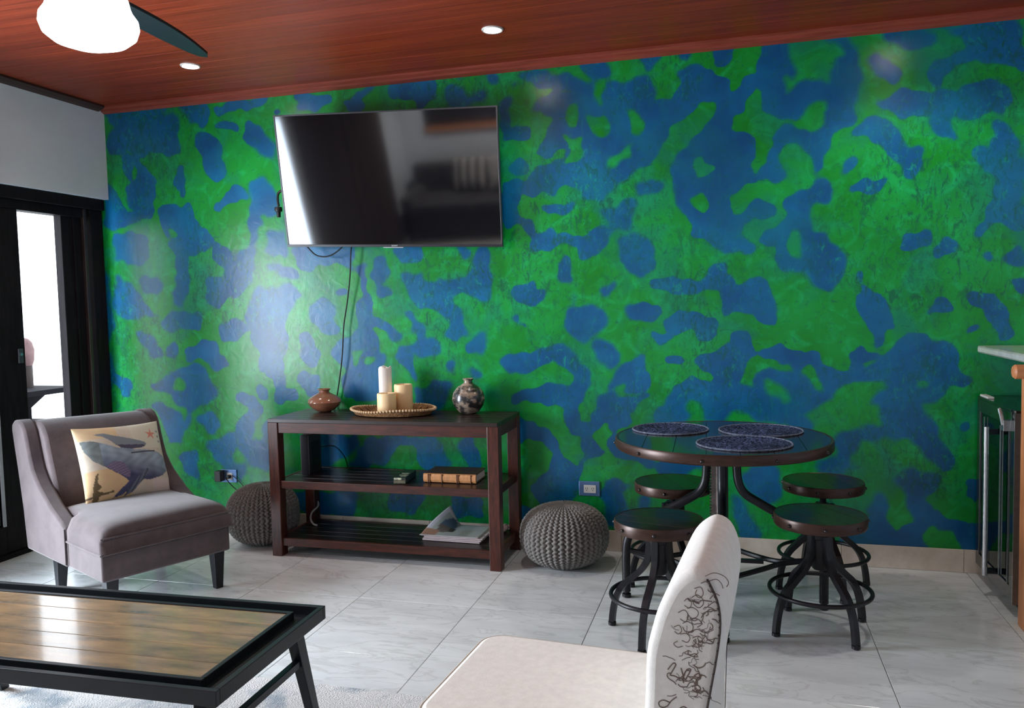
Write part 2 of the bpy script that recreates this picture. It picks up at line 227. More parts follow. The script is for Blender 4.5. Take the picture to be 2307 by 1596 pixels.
# ------------------------------------------------------------------ the painted feature wall
D = 4.636; H = 2.869; XL = -4.167; XD = -4.264; XR = 2.6; YF = -1.6
PAINT = """b -391,282 -376,282 -358,275 -357,252 -370,252 -382,254 -392,252 -395,255 -395,274
b -409,273 -395,273 -394,255 -414,256 -414,267
b -393,252 -384,246 -379,236 -379,224 -381,211 -389,211 -400,220 -401,233 -391,239
b -416,236 -408,225 -405,217 -392,211 -398,206 -414,205 -420,205 -431,87 -425,87 -420,102 -424,127 -418,140 -421,167 -421,194 -420,226
b -415,286 -390,285 -392,273 -395,272 -409,273 -414,275
b -332,280 -311,282 -288,283 -287,280 -311,276 -326,275
b -404,253 -393,252 -398,235 -403,241
b -379,285 -366,284 -365,280 -377,281
b -359,246 -355,243 -354,228 -359,223 -362,233
b -355,286 -335,281 -332,272 -340,266 -350,274 -356,281
b -346,261 -342,265 -333,263 -327,255 -323,242 -324,235 -331,231 -339,235 -339,248 -342,255
b -306,270 -300,267 -291,260 -285,252 -287,245 -294,245 -303,251 -307,258
b -329,271 -321,269 -312,265 -314,263 -328,266
b -305,230 -299,233 -292,231 -288,224 -285,218 -286,208 -297,208 -305,207 -306,217
b -323,223 -317,228 -311,227 -308,221 -314,218 -322,215 -329,211 -332,215
b -377,215 -369,218 -359,217 -353,220 -350,214 -349,207 -339,201 -333,196 -335,191 -343,184 -349,189 -356,193 -360,197 -370,195 -375,205 -378,211
g -369,202 -363,204 -360,199 -364,196 -369,197
b -359,202 -336,198 -337,188 -355,184 -354,178 -356,171 -356,160 -360,152 -368,151 -369,160 -364,171 -364,181 -370,192 -362,197
b -414,202 -388,199 -384,189 -388,180 -401,180 -412,183 -416,194
b -414,172 -402,167 -393,154 -387,148 -379,144 -398,143 -414,143 -417,156
b -390,170 -378,170 -373,163 -380,159 -391,162 -395,167
b -400,136 -389,130 -380,122 -379,116 -390,117 -398,126
b -376,143 -360,147 -345,144 -349,136 -361,134 -375,134 -379,140
b -376,124 -368,126 -365,121 -368,113 -374,116
b -360,121 -346,127 -336,123 -331,115 -326,109 -335,106 -344,114 -361,113
b -369,108 -358,110 -348,109 -344,101 -336,88 -370,87 -366,92 -373,92 -375,100
g -372,101 -361,101 -360,94 -366,92 -373,94
b -332,193 -325,190 -319,182 -310,186 -307,194 -306,207 -300,209 -296,201 -301,199 -304,189 -303,179 -307,169 -314,159 -327,153 -333,149 -342,152 -343,160 -338,170 -332,170 -326,165 -328,175 -337,180
b -333,135 -324,141 -315,139 -313,131 -320,127 -331,127
b -312,144 -303,161 -294,159 -283,163 -285,119 -298,113 -302,106 -297,102 -286,101 -286,88 -294,100 -305,106 -303,120 -310,131
b -294,198 -281,198 -282,180 -290,182 -295,191
b -373,105 -347,105 -344,99 -340,93 -337,86 -349,85 -355,81 -359,78 -365,80 -372,88 -373,93 -389,92 -392,95 -382,101 -373,102
g -372,101 -361,102 -359,98 -361,92 -369,91 -372,95
b -389,83 -379,83 -371,79 -366,73 -365,65 -367,58 -375,55 -380,65 -384,76
b -358,54 -354,50 -355,32 -361,33 -367,41 -371,46
b -353,77 -343,78 -339,75 -338,69 -340,64 -346,65 -349,71 -352,73
b -322,91 -313,90 -305,84 -302,80 -309,74 -309,66 -312,60 -305,59 -302,66 -300,74 -296,74 -297,42 -306,41 -316,42 -321,32 -324,32 -324,40 -332,40 -339,43 -343,47 -348,52 -349,57 -337,61 -331,63 -325,63 -323,73 -315,76 -313,81 -317,85 -322,87
g -323,56 -320,51 -317,43 -327,44 -327,48
b -421,103 -407,101 -404,96 -408,87 -415,87 -414,94 -421,98
b -313,105 -286,105 -286,102 -293,101 -303,104
b -305,99 -299,95 -298,87 -305,88
b -294,91 -286,94 -287,82 -292,83
b -360,78 -357,78 -360,68 -365,68
b -295,192 -279,191 -280,186 -282,181 -291,181 -295,184
b -294,175 -281,175 -274,171 -272,166 -276,165 -283,170 -293,172
b -277,187 -233,186 -232,177 -234,170 -239,173 -251,175 -259,175 -264,170 -269,169 -275,178
b -296,161 -276,162 -271,155 -277,149 -282,141 -284,133 -283,124 -285,114 -289,102 -292,100 -299,107
b -264,151 -257,153 -247,149 -246,144 -250,139 -247,135 -244,134 -247,130 -255,131 -260,135 -266,141 -266,146
b -246,159 -241,159 -237,158 -237,156 -243,155 -246,157
b -230,175 -224,173 -225,156 -222,149 -221,142 -222,132 -219,126 -218,119 -223,115 -229,110 -234,107 -235,108 -229,115 -223,120 -228,120 -237,121 -238,113 -236,108 -227,109 -213,116 -214,110 -218,103 -219,97 -217,94 -217,88 -241,88 -244,97 -241,107 -245,112 -249,113 -250,118 -243,124 -235,129 -230,139 -232,145 -228,154 -229,164
b -274,126 -268,133 -267,129 -263,123 -257,119 -259,113 -260,109 -268,111 -273,115
b -277,102 -268,107 -261,103 -260,99 -263,95 -258,91 -261,88 -270,88 -271,94 -276,97
b -295,87 -286,95 -281,96 -275,88
b -220,176 -212,177 -208,170 -209,165 -214,162 -214,159 -210,158 -208,153 -213,152 -217,155 -217,162 -220,166
b -222,139 -212,137 -206,133 -203,128 -203,125 -209,127 -212,132 -221,134
b -208,184 -185,183 -185,177 -189,174 -192,172 -199,174 -203,178
b -165,182 -156,182 -156,177 -160,175 -162,178
b -153,179 -150,181 -145,181 -143,174 -142,169 -144,157 -144,149 -152,149 -155,152 -160,153 -168,154 -167,148 -163,145 -160,139 -158,129 -164,127 -166,125 -171,125 -174,127 -171,132 -168,134 -171,138 -174,140 -179,145 -185,146 -190,147 -194,154 -201,162 -200,165 -195,167 -189,167 -188,162 -180,158 -177,163 -167,162 -161,164 -158,160 -155,163 -154,170
b -199,144 -193,141 -193,136 -187,133 -185,128 -180,127 -176,125 -174,117 -178,116 -183,115 -186,114 -193,118 -196,115 -195,108 -192,99 -197,104 -201,111 -205,112 -205,120 -199,121 -193,121 -190,125 -191,129 -195,130 -196,137
b -161,121 -157,127 -152,129 -147,128 -148,122 -148,117 -155,116 -161,117
b -173,114 -168,115 -167,111 -168,104 -172,109
b -157,107 -152,107 -149,105 -150,101 -156,102
b -137,114 -127,116 -116,119 -104,121 -104,113 -110,111 -113,108 -123,106 -133,104 -138,109
b -188,96 -182,98 -172,100 -169,98 -173,86 -177,83 -193,83 -193,94
b -132,92 -120,94 -113,98 -105,97 -105,87 -131,88
b -118,184 -103,184 -103,180 -111,180 -116,177 -119,180
b -129,156 -123,159 -117,159 -115,154 -110,152 -110,148 -116,146 -121,146 -129,151
b -117,168 -115,166 -117,164 -119,165
b -132,140 -127,140 -127,136 -120,133 -121,131 -128,135
b -219,118 -214,118 -214,112 -218,107 -219,107
b -101,163 -92,163 -93,160 -98,159
b -96,141 -92,144 -85,146 -75,141 -74,130 -82,127 -87,124 -93,125 -96,130
b -93,152 -92,150 -92,145 -94,145
b -81,123 -76,124 -68,121 -65,118 -68,112 -71,108 -74,110 -79,114 -82,120
b -118,119 -105,120 -96,121 -92,117 -89,110 -84,104 -83,101 -86,95 -89,87 -91,76 -85,76 -83,82 -78,91 -71,93 -71,99 -69,105 -64,109 -58,111 -52,117 -49,105 -50,94 -59,93 -62,96 -63,101 -68,97 -67,92 -62,91 -47,92 -44,93 -55,88 -60,84 -64,84 -60,80 -59,78 -64,75 -69,70 -73,77 -83,70 -83,66 -81,62 -79,61 -85,56 -87,58 -89,66 -97,71 -98,84 -105,87 -118,87 -118,97 -111,98 -107,98 -97,96 -93,104 -96,110 -103,112 -113,109 -118,108
b -75,155 -68,159 -67,155 -71,151 -74,151
b -64,143 -58,144 -44,144 -41,140 -44,133 -48,134 -56,136 -60,138
b -51,159 -40,158 -35,154 -24,153 -20,156 -17,160 -4,160 -0,153 9,155 9,140 3,141 1,138 -9,137 -8,144 -7,151 -20,152 -30,149 -35,149 -40,151 -44,155
b -37,138 -31,140 -14,136 -10,134 -12,127 -16,123 -19,124 -24,129 -39,129 -39,135
b -48,127 -36,128 -39,124 -43,122 -47,125
b -25,112 -19,116 -9,116 -6,120 -1,122 -0,126 4,127 8,121 8,113 0,110 2,106 -3,100 9,97 9,78 6,82 -4,84 -8,79 -18,79 -21,88 -26,91 -28,85 -26,79 -46,73 -44,83 -40,86 -39,93 -36,97 -32,98 -29,102 -24,104 -17,102 -13,98 -12,101 -19,106
b -74,65 -69,70 -65,65 -56,60 -46,56 -46,49 -50,50 -56,54 -66,53 -74,60
b -45,52 -37,57 -18,54 -24,51 -30,46 -43,46
b -106,55 -100,56 -95,52 -88,52 -92,46 -92,31 -111,30 -112,40 -114,45 -107,47
b -39,114 -29,113 -30,110 -37,110
b -3,155 3,154 12,159 15,154 18,146 22,136 20,131 14,134 9,138 1,140 -3,139
b 24,164 53,163 51,157 49,150 44,151 39,157 34,160 26,161
b 63,151 69,148 78,141 80,135 78,128 73,121 70,117 69,124 67,135 62,141
b 62,160 65,157 63,152 62,154
b 99,146 104,146 108,140 102,137 93,135 97,139
b 113,143 119,147 128,146 133,139 135,128 135,123 128,124 126,133 120,139
b 112,127 119,130 120,127 114,125
b 133,152 140,151 140,142 136,147
b 78,119 80,123 88,127 95,125 98,122 104,124 109,121 111,112 108,107 116,102 115,98 106,98 101,90 92,88 94,84 100,77 106,67 109,60 107,54 102,54 96,62 93,67 84,70 75,72 64,68 61,62 59,55 54,53 51,57 54,64 50,69 51,72 58,75 75,76 74,85 69,88 67,91 76,96 74,103 70,103 67,100 64,99 58,105 56,109 60,107 60,115 63,119 65,116 71,116 78,116 73,113
g 90,102 97,103 97,97 91,96
g 64,110 71,114 72,111 67,108
g 72,119 75,127 78,128 78,121 74,115 72,115
b 110,79 114,81 115,75 112,74
b 80,50 87,53 103,52 102,45 96,36 98,31 105,29 113,26 121,25 121,11 114,10 109,21 100,25 95,23 95,17 98,9 51,6 55,15 62,19 68,20 68,27 69,38 73,40 77,34 78,24 80,18 84,23 88,23 90,29 88,38 84,45
b -3,128 4,127 8,120 7,114 21,120 28,120 33,116 40,116 45,110 53,106 62,101 54,99 49,91 43,88 36,85 33,83 39,78 39,73 17,78 -3,84
g 32,107 36,110 41,106 45,101 47,93 43,92 39,99 33,103
g 12,99 17,102 22,100 26,95 30,88 26,87 20,91 13,95
g 0,101 2,106 8,114 21,113 29,111 30,104 20,108 12,105 7,101 10,98 0,99
g -3,83 5,83 10,79 -3,78
b 1,48 9,52 22,53 21,42 23,33 14,32 3,40
b -3,37 3,32 6,25 11,18 10,10 3,10 -3,24
b 39,54 54,53 64,53 51,50 40,51
b 41,58 49,60 51,54 42,55
b 113,48 120,49 121,37 115,40
b -271,282 -267,284 -260,282 -257,280 -251,282 -245,279 -244,276 -252,274 -257,272 -269,272 -268,275 -265,276 -270,279
b -238,275 -231,277 -220,282 -216,282 -217,279 -225,277 -222,274 -221,268 -236,269 -234,273
b -203,285 -200,285 -195,282 -189,283 -184,286 -176,284 -174,280 -175,271 -181,271 -182,267 -187,267 -187,271 -197,272 -204,276 -205,281
b -168,275 -163,278 -156,277 -154,270 -144,272 -143,269 -148,266 -155,265 -163,266 -168,270
b -147,285 -138,284 -136,278 -138,278 -141,281 -146,283
b -164,285 -159,285 -160,282
b -290,286 -279,287 -285,285 -290,284
b -286,274 -282,275 -279,272 -286,271
b -133,266 -128,267 -127,262 -130,258 -135,258
b -129,274 -125,277 -125,274 -128,273
b 14,288 27,287 29,267 31,261 45,261 45,260 51,261 48,266 51,272 56,274 53,278 45,282 46,284 58,283 62,274 62,248 58,237 51,234 48,227 43,220 42,211 39,215 36,228 32,230 24,229 22,223 25,211 15,210 9,210 12,214 17,220 18,232 21,237 27,240 33,237 46,235 45,253 42,252 35,247 29,243 18,245 13,251 11,263
g 23,265 27,266 31,262 31,259 26,256 24,259
b 67,270 73,271 78,267 81,260 80,255 75,259 67,266
b 75,283 83,284 91,284 102,281 109,279 113,273 112,270 103,268 97,265 96,255 99,252 106,260 110,263 121,264 132,260 138,255 138,280 132,284 118,284 102,283 97,285 91,283 98,278 98,275 90,272 85,275 73,279
b 77,250 86,252 98,251 109,248 114,252 120,256 126,253 132,248 134,242 129,238 129,235 124,242 118,233 107,238 103,237 99,238 90,238 80,240 76,246 66,247 67,247
b 98,236 105,237 107,233 109,227 100,227 97,233
b 60,237 68,238 73,240 80,233 83,227 91,222 92,215 90,210 89,205 83,206 83,214 76,222 68,226 67,231 58,233
b 42,210 50,209 48,197 39,196 38,196 36,190 39,184 46,180 51,173 58,170 55,164 51,151 43,151 34,160 24,162 18,175 9,178 15,183 25,187 27,190 25,202 33,202 39,203
g 26,182 31,185 34,180 35,171 32,167 27,170 25,176
b 52,210 55,219 62,221 61,217 58,212
b 58,204 65,208 76,208 72,203 65,200 60,201
b 84,178 87,179 97,179 98,171 92,170 83,170
b 99,171 104,176 110,175 110,170 102,168 98,164 96,167
b 124,232 130,233 134,227 138,222 137,216 139,212 140,179 135,177 131,182 126,182 122,178 117,174 116,176 123,185 126,196 125,204 120,212 116,217 117,221 123,219 126,216
b 122,166 127,169 127,162 140,159 140,171 135,167 130,161 126,163
b 9,199 15,198 20,194 22,189 15,190 9,193
b 62,161 64,160 63,151 61,151
b 136,153 140,154 140,148
b -124,279 -111,282 -105,283 -103,278 -88,276 -84,272 -80,273 -82,278 -85,286 -72,285 -70,275 -72,271 -58,271 -46,272 -44,269 -46,260 -38,256 -31,264 -30,274 -21,275 -14,272 -7,266 -1,260 5,268 10,270 10,262 6,257 5,251 -2,247 -6,238 8,235 9,228 9,210 1,208 -3,204 -4,195 -1,191 9,199 9,190 4,187 -1,180 3,178 9,177 9,173 -5,171 -12,179 -25,181 -26,194 -33,200 -35,212 -34,220 -33,227 -26,230 -18,241 -10,249 -10,255 -17,255 -25,251 -37,240 -44,230 -47,223 -60,217 -68,212 -74,206 -86,205 -90,214 -96,216 -101,212 -104,209 -113,212 -115,208 -121,213 -122,218 -116,221 -110,228 -100,229 -97,229 -96,236 -100,234 -109,232 -115,235 -105,243 -103,254 -108,256 -117,259 -111,265 -105,266 -98,270 -109,273
g -97,262 -87,261 -86,248 -92,247 -95,251
g -83,253 -72,254 -70,250 -71,240 -77,238 -83,248
g -59,254 -54,256 -50,251 -48,248 -50,241 -54,238 -58,239 -59,248
g -73,224 -58,237 -56,230 -65,225 -74,221
g -26,219 -19,226 -10,218 -16,214 -23,216
g -25,205 -19,207 -14,200 -15,197 -21,195 -24,199
g -96,245 -87,242 -85,235 -86,228 -97,224 -99,226 -94,233
g -80,272 -72,272 -72,258 -78,261
b -76,201 -65,200 -57,205 -54,202 -56,196 -58,194 -58,189 -71,188 -72,194
b -112,201 -107,204 -92,205 -91,203 -96,199 -106,198
b -125,197 -117,198 -115,188 -103,190 -100,186 -87,184 -84,189 -69,188 -70,180 -77,174 -83,172 -89,176 -97,181 -113,178 -117,178 -118,185 -122,191
b -64,185 -57,186 -50,181 -45,171 -44,167 -54,160 -60,162 -64,173
b -100,176 -94,170 -92,164 -95,160 -100,160
b -54,214 -44,215 -37,213 -39,210 -44,208 -54,208 -56,211
b -129,230 -123,232 -118,228 -118,222 -127,221 -130,226
b -135,219 -122,218 -125,197 -123,193 -134,192
b -134,267 -127,268 -127,264 -130,250 -120,252 -117,250 -117,243 -125,242 -134,243
b -30,285 -23,286 -23,279 -29,280
b -13,284 -0,286 -1,277 -6,274 -12,276
b -53,284 -41,285 -43,279 -47,274 -51,280
b -141,285 -136,283 -136,276 -140,278
b -47,159 -36,158 -29,159 -17,156 -17,162 -8,167 -4,152 -49,154
b -261,65 -248,65 -233,65 -233,60 -242,52 -254,45 -262,44
b -225,64 -183,65 -178,59 -172,46 -191,45 -195,51 -194,59 -197,61 -203,59 -212,52 -218,45 -224,46 -240,44 -235,56 -228,58
b -163,65 -157,65 -157,58 -151,55 -151,47 -158,46 -166,60
b -284,26 -237,28 -238,13 -265,11 -280,13
b -213,29 -188,28 -195,21 -200,15 -214,17
b -172,28 -151,28 -152,15 -172,16
b -129,77 -113,73 -109,68 -99,55 -93,50 -86,56 -85,64 -93,71 -99,73 -91,76 -79,79 -69,76 -73,76 -84,66 -76,59 -91,49 -92,40 -92,30 -100,23 -112,21 -120,33 -113,45 -104,50 -103,55 -113,64 -120,68 -128,61 -129,71
b -79,33 -74,41 -66,42 -58,40 -67,34 -62,24 -69,13 -74,17
b -53,34 -47,30 -51,24 -60,23 -56,26
b -130,21 -120,25 -122,16 -131,16
g -109,72 -101,74 -86,57 -93,50 -98,55"""
def paint_field(nx, nz, x0, x1, z0, z1):
    X, Z = np.meshgrid(np.linspace(x0, x1, nx), np.linspace(z0, z1, nz))
    wx = X + .012*np.sin(Z*23+np.sin(X*11)*2) + .008*np.sin(Z*57+X*31); wz = Z + .012*np.sin(X*26+np.sin(Z*13)*2) + .008*np.sin(X*61-Z*23)
    F = np.zeros_like(X)
    for line in PAINT.strip().splitlines():
        k, *pts = line.split(); p = np.array([[float(a)/100 for a in q.split(',')] for q in pts])
        ins = np.zeros(X.shape, bool); n = len(p)
        for i in range(n):
            xa, za = p[i]; xb, zb = p[(i+1) % n]
            if za == zb: continue
            c = ((za > wz) != (zb > wz)) & (wx < (xb-xa)*(wz-za)/(zb-za)+xa); ins ^= c
        F[ins] = 1.0 if k == 'b' else 0.0
    for _ in range(3):
        G = np.pad(F, 1, mode='edge'); F = (G[:-2,1:-1]+G[2:,1:-1]+G[1:-1,:-2]+G[1:-1,2:]+G[1:-1,1:-1]*2)/6
    return F
def wall_paint_mat():
    m = bpy.data.materials.new('painted_plaster'); m.use_nodes = True; nt = m.node_tree; L = nt.links.new; b = nt.nodes['Principled BSDF']
    N = nt.nodes.new
    tc = N('ShaderNodeTexCoord'); at = N('ShaderNodeAttribute'); at.attribute_name = 'paint'
    def noise(s, d=5, dist=0, st=(1,1,1), rg=.55):
        mp = N('ShaderNodeMapping'); mp.inputs['Scale'].default_value = st; L(tc.outputs['Object'], mp.inputs[0])
        n = N('ShaderNodeTexNoise'); n.inputs['Scale'].default_value = s; n.inputs['Detail'].default_value = d; n.inputs['Distortion'].default_value = dist; n.inputs['Roughness'].default_value = rg
        L(mp.outputs[0], n.inputs['Vector']); return n.outputs[0]
    def ramp(src, stops):
        r = N('ShaderNodeValToRGB'); e = r.color_ramp.elements
        for i, (p, c) in enumerate(stops):
            if i < 2: e[i].position = p; e[i].color = (*c, 1)
            else: q = e.new(p); q.color = (*c, 1)
        L(src, r.inputs[0]); return r.outputs[0]
    def math_(op, a, c, v=None):
        q = N('ShaderNodeMath'); q.operation = op
        L(a, q.inputs[0])
        if v is None: L(c, q.inputs[1])
        else: q.inputs[1].default_value = v
        return q.outputs[0]
    def mix(fac, a, c, bt='MIX', f=None):
        q = N('ShaderNodeMix'); q.data_type = 'RGBA'; q.blend_type = bt
        if f is None: L(fac, q.inputs[0])
        else: q.inputs[0].default_value = f
        for s_, i in ((a, 6), (c, 7)):
            if isinstance(s_, tuple): q.inputs[i].default_value = (*s_, 1)
            else: L(s_, q.inputs[i])
        return q.outputs[2]
    # ragged edge between the two paints
    e = math_('ADD', at.outputs['Fac'], math_('MULTIPLY', math_('SUBTRACT', noise(28, 6, .3, rg=.7), None, .5), None, .55))
    crisp = ramp(e, [(.33, (0,0,0)), (.42, (1,1,1))]); soft = ramp(e, [(.05, (0,0,0)), (.72, (1,1,1))])
    mask = mix(ramp(noise(1.1, 3, .4), [(.45, (0,0,0)), (.60, (1,1,1))]), crisp, soft)
    green = mix(ramp(noise(3.0, 3), [(.36, (0,0,0)), (.62, (1,1,1))]), (.002,.20,.012), (.004,.28,.036))
    green = mix(ramp(noise(7.0, 7, 1.5), [(.50, (0,0,0)), (.75, (1,1,1))]), green, (.006,.36,.09))
    blue = mix(ramp(noise(4, 5, .5), [(.35, (0,0,0)), (.7, (1,1,1))]), (.001,.070,.20), (.002,.13,.30))
    col = mix(mask, green, blue)
    edge = ramp(e, [(.20, (0,0,0)), (.34, (1,1,1)), (.50, (0,0,0))])
    col = mix(math_('MULTIPLY', edge, math_('MULTIPLY', noise(5, 3), None, .8)), col, (.003,.12,.10))
    wash = ramp(noise(2.3, 5, .8, (1,1,1), .6), [(.50, (0,0,0)), (.68, (1,1,1))])
    col = mix(math_('MULTIPLY', wash, None, .5), col, (.002,.135,.17))
    # dark trowel scratches and pale streaks, mostly in the green
    sc = ramp(noise(9, 9, 3.0, (1,1,1.5), .72), [(.34, (1,1,1)), (.43, (0,0,0))])
    col = mix(math_('MULTIPLY', sc, None, .75), col, (.002,.10,.065))
    ps = ramp(noise(11, 9, 2.2, (1.2,1,1), .75), [(.66, (0,0,0)), (.76, (1,1,1))])
    col = mix(math_('MULTIPLY', ps, None, .45), col, (.05,.42,.26))
    bl_ = ramp(noise(1.6, 4, .6), [(.40, (0,0,0)), (.62, (1,1,1))])
    tk = ramp(noise(26, 6, 1.2, (1,1,.5), .7), [(.38, (1,1,1)), (.50, (0,0,0))])
    col = mix(math_('MULTIPLY', math_('MULTIPLY', tk, bl_), None, .8), col, (.002,.085,.05))
    lk_ = ramp(noise(34, 5, .8, (1,1,.6), .7), [(.56, (0,0,0)), (.68, (1,1,1))])
    col = mix(math_('MULTIPLY', math_('MULTIPLY', lk_, bl_), None, .5), col, (.012,.36,.16))
    vs = ramp(noise(5, 7, .4, (6,1,.9), .7), [(.60, (0,0,0)), (.72, (1,1,1))])
    col = mix(math_('MULTIPLY', vs, None, .25), col, (.01,.28,.20))
    L(col, b.inputs['Base Color'])
    b.inputs['Roughness'].default_value = .28; b.inputs['Specular IOR Level'].default_value = .46
    bp = N('ShaderNodeBump'); bp.inputs['Strength'].default_value = .14; bp.inputs['Distance'].default_value = .008
    L(noise(12, 6, 1.0), bp.inputs['Height']); L(bp.outputs[0], b.inputs['Normal'])
    return m
nx, nz = 520, 230
x0, x1 = XD-.03, XR
F = paint_field(nx, nz, x0, x1, 0, H)
X, Z = np.meshgrid(np.linspace(x0, x1, nx), np.linspace(0, H, nz))
V = np.stack([X.ravel(), np.full(X.size, D), Z.ravel()], 1)
idx = np.arange(nx*nz).reshape(nz, nx)
Q = np.stack([idx[:-1,:-1].ravel(), idx[:-1,1:].ravel(), idx[1:,1:].ravel(), idx[1:,:-1].ravel()], 1)
me = bpy.data.meshes.new('wall_back'); me.from_pydata(V.tolist(), [], Q.tolist())
a = me.attributes.new('paint', 'FLOAT', 'POINT'); a.data.foreach_set('value', F.ravel().astype(np.float32))
wall_back = put('wall_back', me, wall_paint_mat()); so = wall_back.modifiers.new('thick', 'SOLIDIFY'); so.thickness = .12; so.offset = -1
tag(wall_back, kind='structure')

# ------------------------------------------------------------------ room shell
def struct(name, mb, m, **k): o = P(name, mb, m, **k); o['kind'] = 'structure'; return o
floor = struct('floor', MB().box(-4.6, XR+.1, YF-.1, D+.1, -.12, -.006), grout)
tmes = MB().box(.0015, .5985, .0015, .5985, -.010, 0).me('tile')
tmes.materials.append(tile_m)
xs = [.55+.6*k for k in range(-9, 4)]; ys = [3.61+.6*k for k in range(-9, 2)]
for X_ in xs:
    for Y_ in ys:
        xa, xb = max(X_, -4.45), min(X_+.6, XR); ya, yb = max(Y_, YF), min(Y_+.6, D)
        if xb-xa < .02 or yb-ya < .02: continue
        if xb-xa > .599 and yb-ya > .599: put('tile', tmes, None, floor, (X_, Y_, 0), bevel=.0012)
        else: P('tile', MB().box(.0015, xb-xa-.0015, .0015, yb-ya-.0015, -.010, 0), tile_m, floor, (xa, ya, 0))
ceiling = struct('ceiling', MB().box(-4.6, XR+.1, YF-.1, D+.1, H+.012, H+.12), wood_trim_d)
pm = MB().box(-4.25, XR, .0004, .0996, H, H+.012).me('plank'); pm.materials.append(wood_ceil)
k = 0
while YF + k*.1 < D-.001:
    put('plank', pm, None, ceiling, (0, YF + k*.1, 0), bevel=.0018); k += 1
# white header and piers of the left wall, with the door recess and the wide opening nearer the camera
hb = 2.245
wl = MB().box(-4.40, XL, 1.52, D, hb, H).box(-4.40, XL, YF, 1.52, 0, H)
wall_left = struct('wall_left', wl, white_wall)
struct('wall_right', MB().box(XR, XR+.12, YF, D, 0, H), white_wall)
wf = MB().box(-4.4, XR, YF-.12, YF, 0, H)
struct('wall_front', wf, white_wall)
# crown mouldings
struct('trim_1', MB().prism([(D-.001, H), (D-.05, H), (D-.05, H-.012), (D-.03, H-.022), (D-.03, H-.034), (D-.001, H-.046)], 'x', XL, XR), wood_trim)
struct('trim_2', MB().prism([(XL, H), (XL+.05, H), (XL+.05, H-.014), (XL+.028, H-.028), (XL, H-.038)], 'y', YF, D-.05), wood_trim_d)
bb = struct('baseboard_back', MB().box(XD, XR, D-.006, D, 0, .12), grout)
k = 0; xx = -4.26
while xx < XR:
    xe = min(1.138 - .6*9 + .6*(k+1) , XR)
    if xe - xx > .02:
        P('tile', MB().box(xx+.001, xe-.001, D-.016, D-.006, .001, .122), base_m, bb, bevel=.001); xx = xe
    k += 1
    if xe >= XR: break

# ------------------------------------------------------------------ sliding glass door in the left wall
gm = bpy.data.materials.new('tinted_glass'); gm.use_nodes = True; nt = gm.node_tree; nt.nodes.clear()
out = nt.nodes.new('ShaderNodeOutputMaterial'); mixs = nt.nodes.new('ShaderNodeMixShader'); tr = nt.nodes.new('ShaderNodeBsdfTransparent'); gl = nt.nodes.new('ShaderNodeBsdfGlossy')
tr.inputs[0].default_value = (.030,.045,.045,1); gl.inputs['Roughness'].default_value = .03; gl.inputs[0].default_value = (.6,.7,.7,1)
fr = nt.nodes.new('ShaderNodeFresnel'); fr.inputs[0].default_value = 1.5
nt.links.new(fr.outputs[0], mixs.inputs[0]); nt.links.new(tr.outputs[0], mixs.inputs[1]); nt.links.new(gl.outputs[0], mixs.inputs[2]); nt.links.new(mixs.outputs[0], out.inputs[0])
door = struct('door_1', MB().box(-4.36, -4.20, 1.52, D-.005, 2.17, hb).box(-4.36, -4.225, 4.525, D-.004, 0, 2.17).box(-4.36, -4.22, 1.52, D-.005, -.003, .03), door_dark, bevel=.004)
P('stile', MB().box(-4.32, -4.262, 4.31, 4.50, .03, 2.17), door_dark, door, bevel=.004)
P('astragal', MB().box(-4.262, -4.235, 4.475, 4.50, .03, 2.17), door_brown, door, bevel=.004)
P('guide', MB().box(-4.262, -4.250, 4.40, 4.412, .03, 2.17), door_dark, door, bevel=.002)
P('stile', MB().box(-4.285, -4.235, 3.75, 3.955, .03, 2.11), door_dark, door, bevel=.004)
P('top_rail', MB().box(-4.285, -4.235, 2.90, 3.75, 2.02, 2.11), door_dark, door, bevel=.004)
P('bottom_rail', MB().box(-4.285, -4.235, 2.90, 3.75, .03, .20), door_dark, door, bevel=.004)
P('stile', MB().box(-4.285, -4.235, 2.90, 3.02, .20, 2.02), door_dark, door, bevel=.004)
P('glass', MB().box(-4.263, -4.257, 3.02, 3.745, .20, 2.02), gm, door)
P('edge_strip', MB().box(-4.234, -4.226, 3.727, 3.745, .20, 2.11), M('strip_alu', (.34,.35,.37), .35, var=.1), door, label='pale aluminium edge strip')
P('top_track', MB().box(-4.33, -4.24, 1.52, 4.52, 2.11, 2.17), door_dark, door, bevel=.003)
lk = P('lock', MB().box(-4.234, -4.222, 3.895, 3.93, 1.17, 1.26), M('lock_metal', (.12,.12,.13), .3, metal=.7), door, bevel=.004, label='small metal lock plate')
P('keyhole', MB().lathe([(.0, 0), (.009, 0), (.009, .006), (0, .006)], 16), chrome, lk, (-4.222, 3.912, 1.225), (0, PI/2, 0))
P('handle', MB().tube([(-4.236, 3.74, 1.30), (-4.20, 3.74, 1.30), (-4.20, 3.74, 1.26)], .008, spline=False), black_metal, door)

gm2 = gm.copy(); gm2.name = 'cooler_glass'
for n_ in gm2.node_tree.nodes:
    if n_.type == 'BSDF_TRANSPARENT': n_.inputs[0].default_value = (.35,.38,.36,1)
    if n_.type == 'FRESNEL': n_.inputs[0].default_value = 2.2
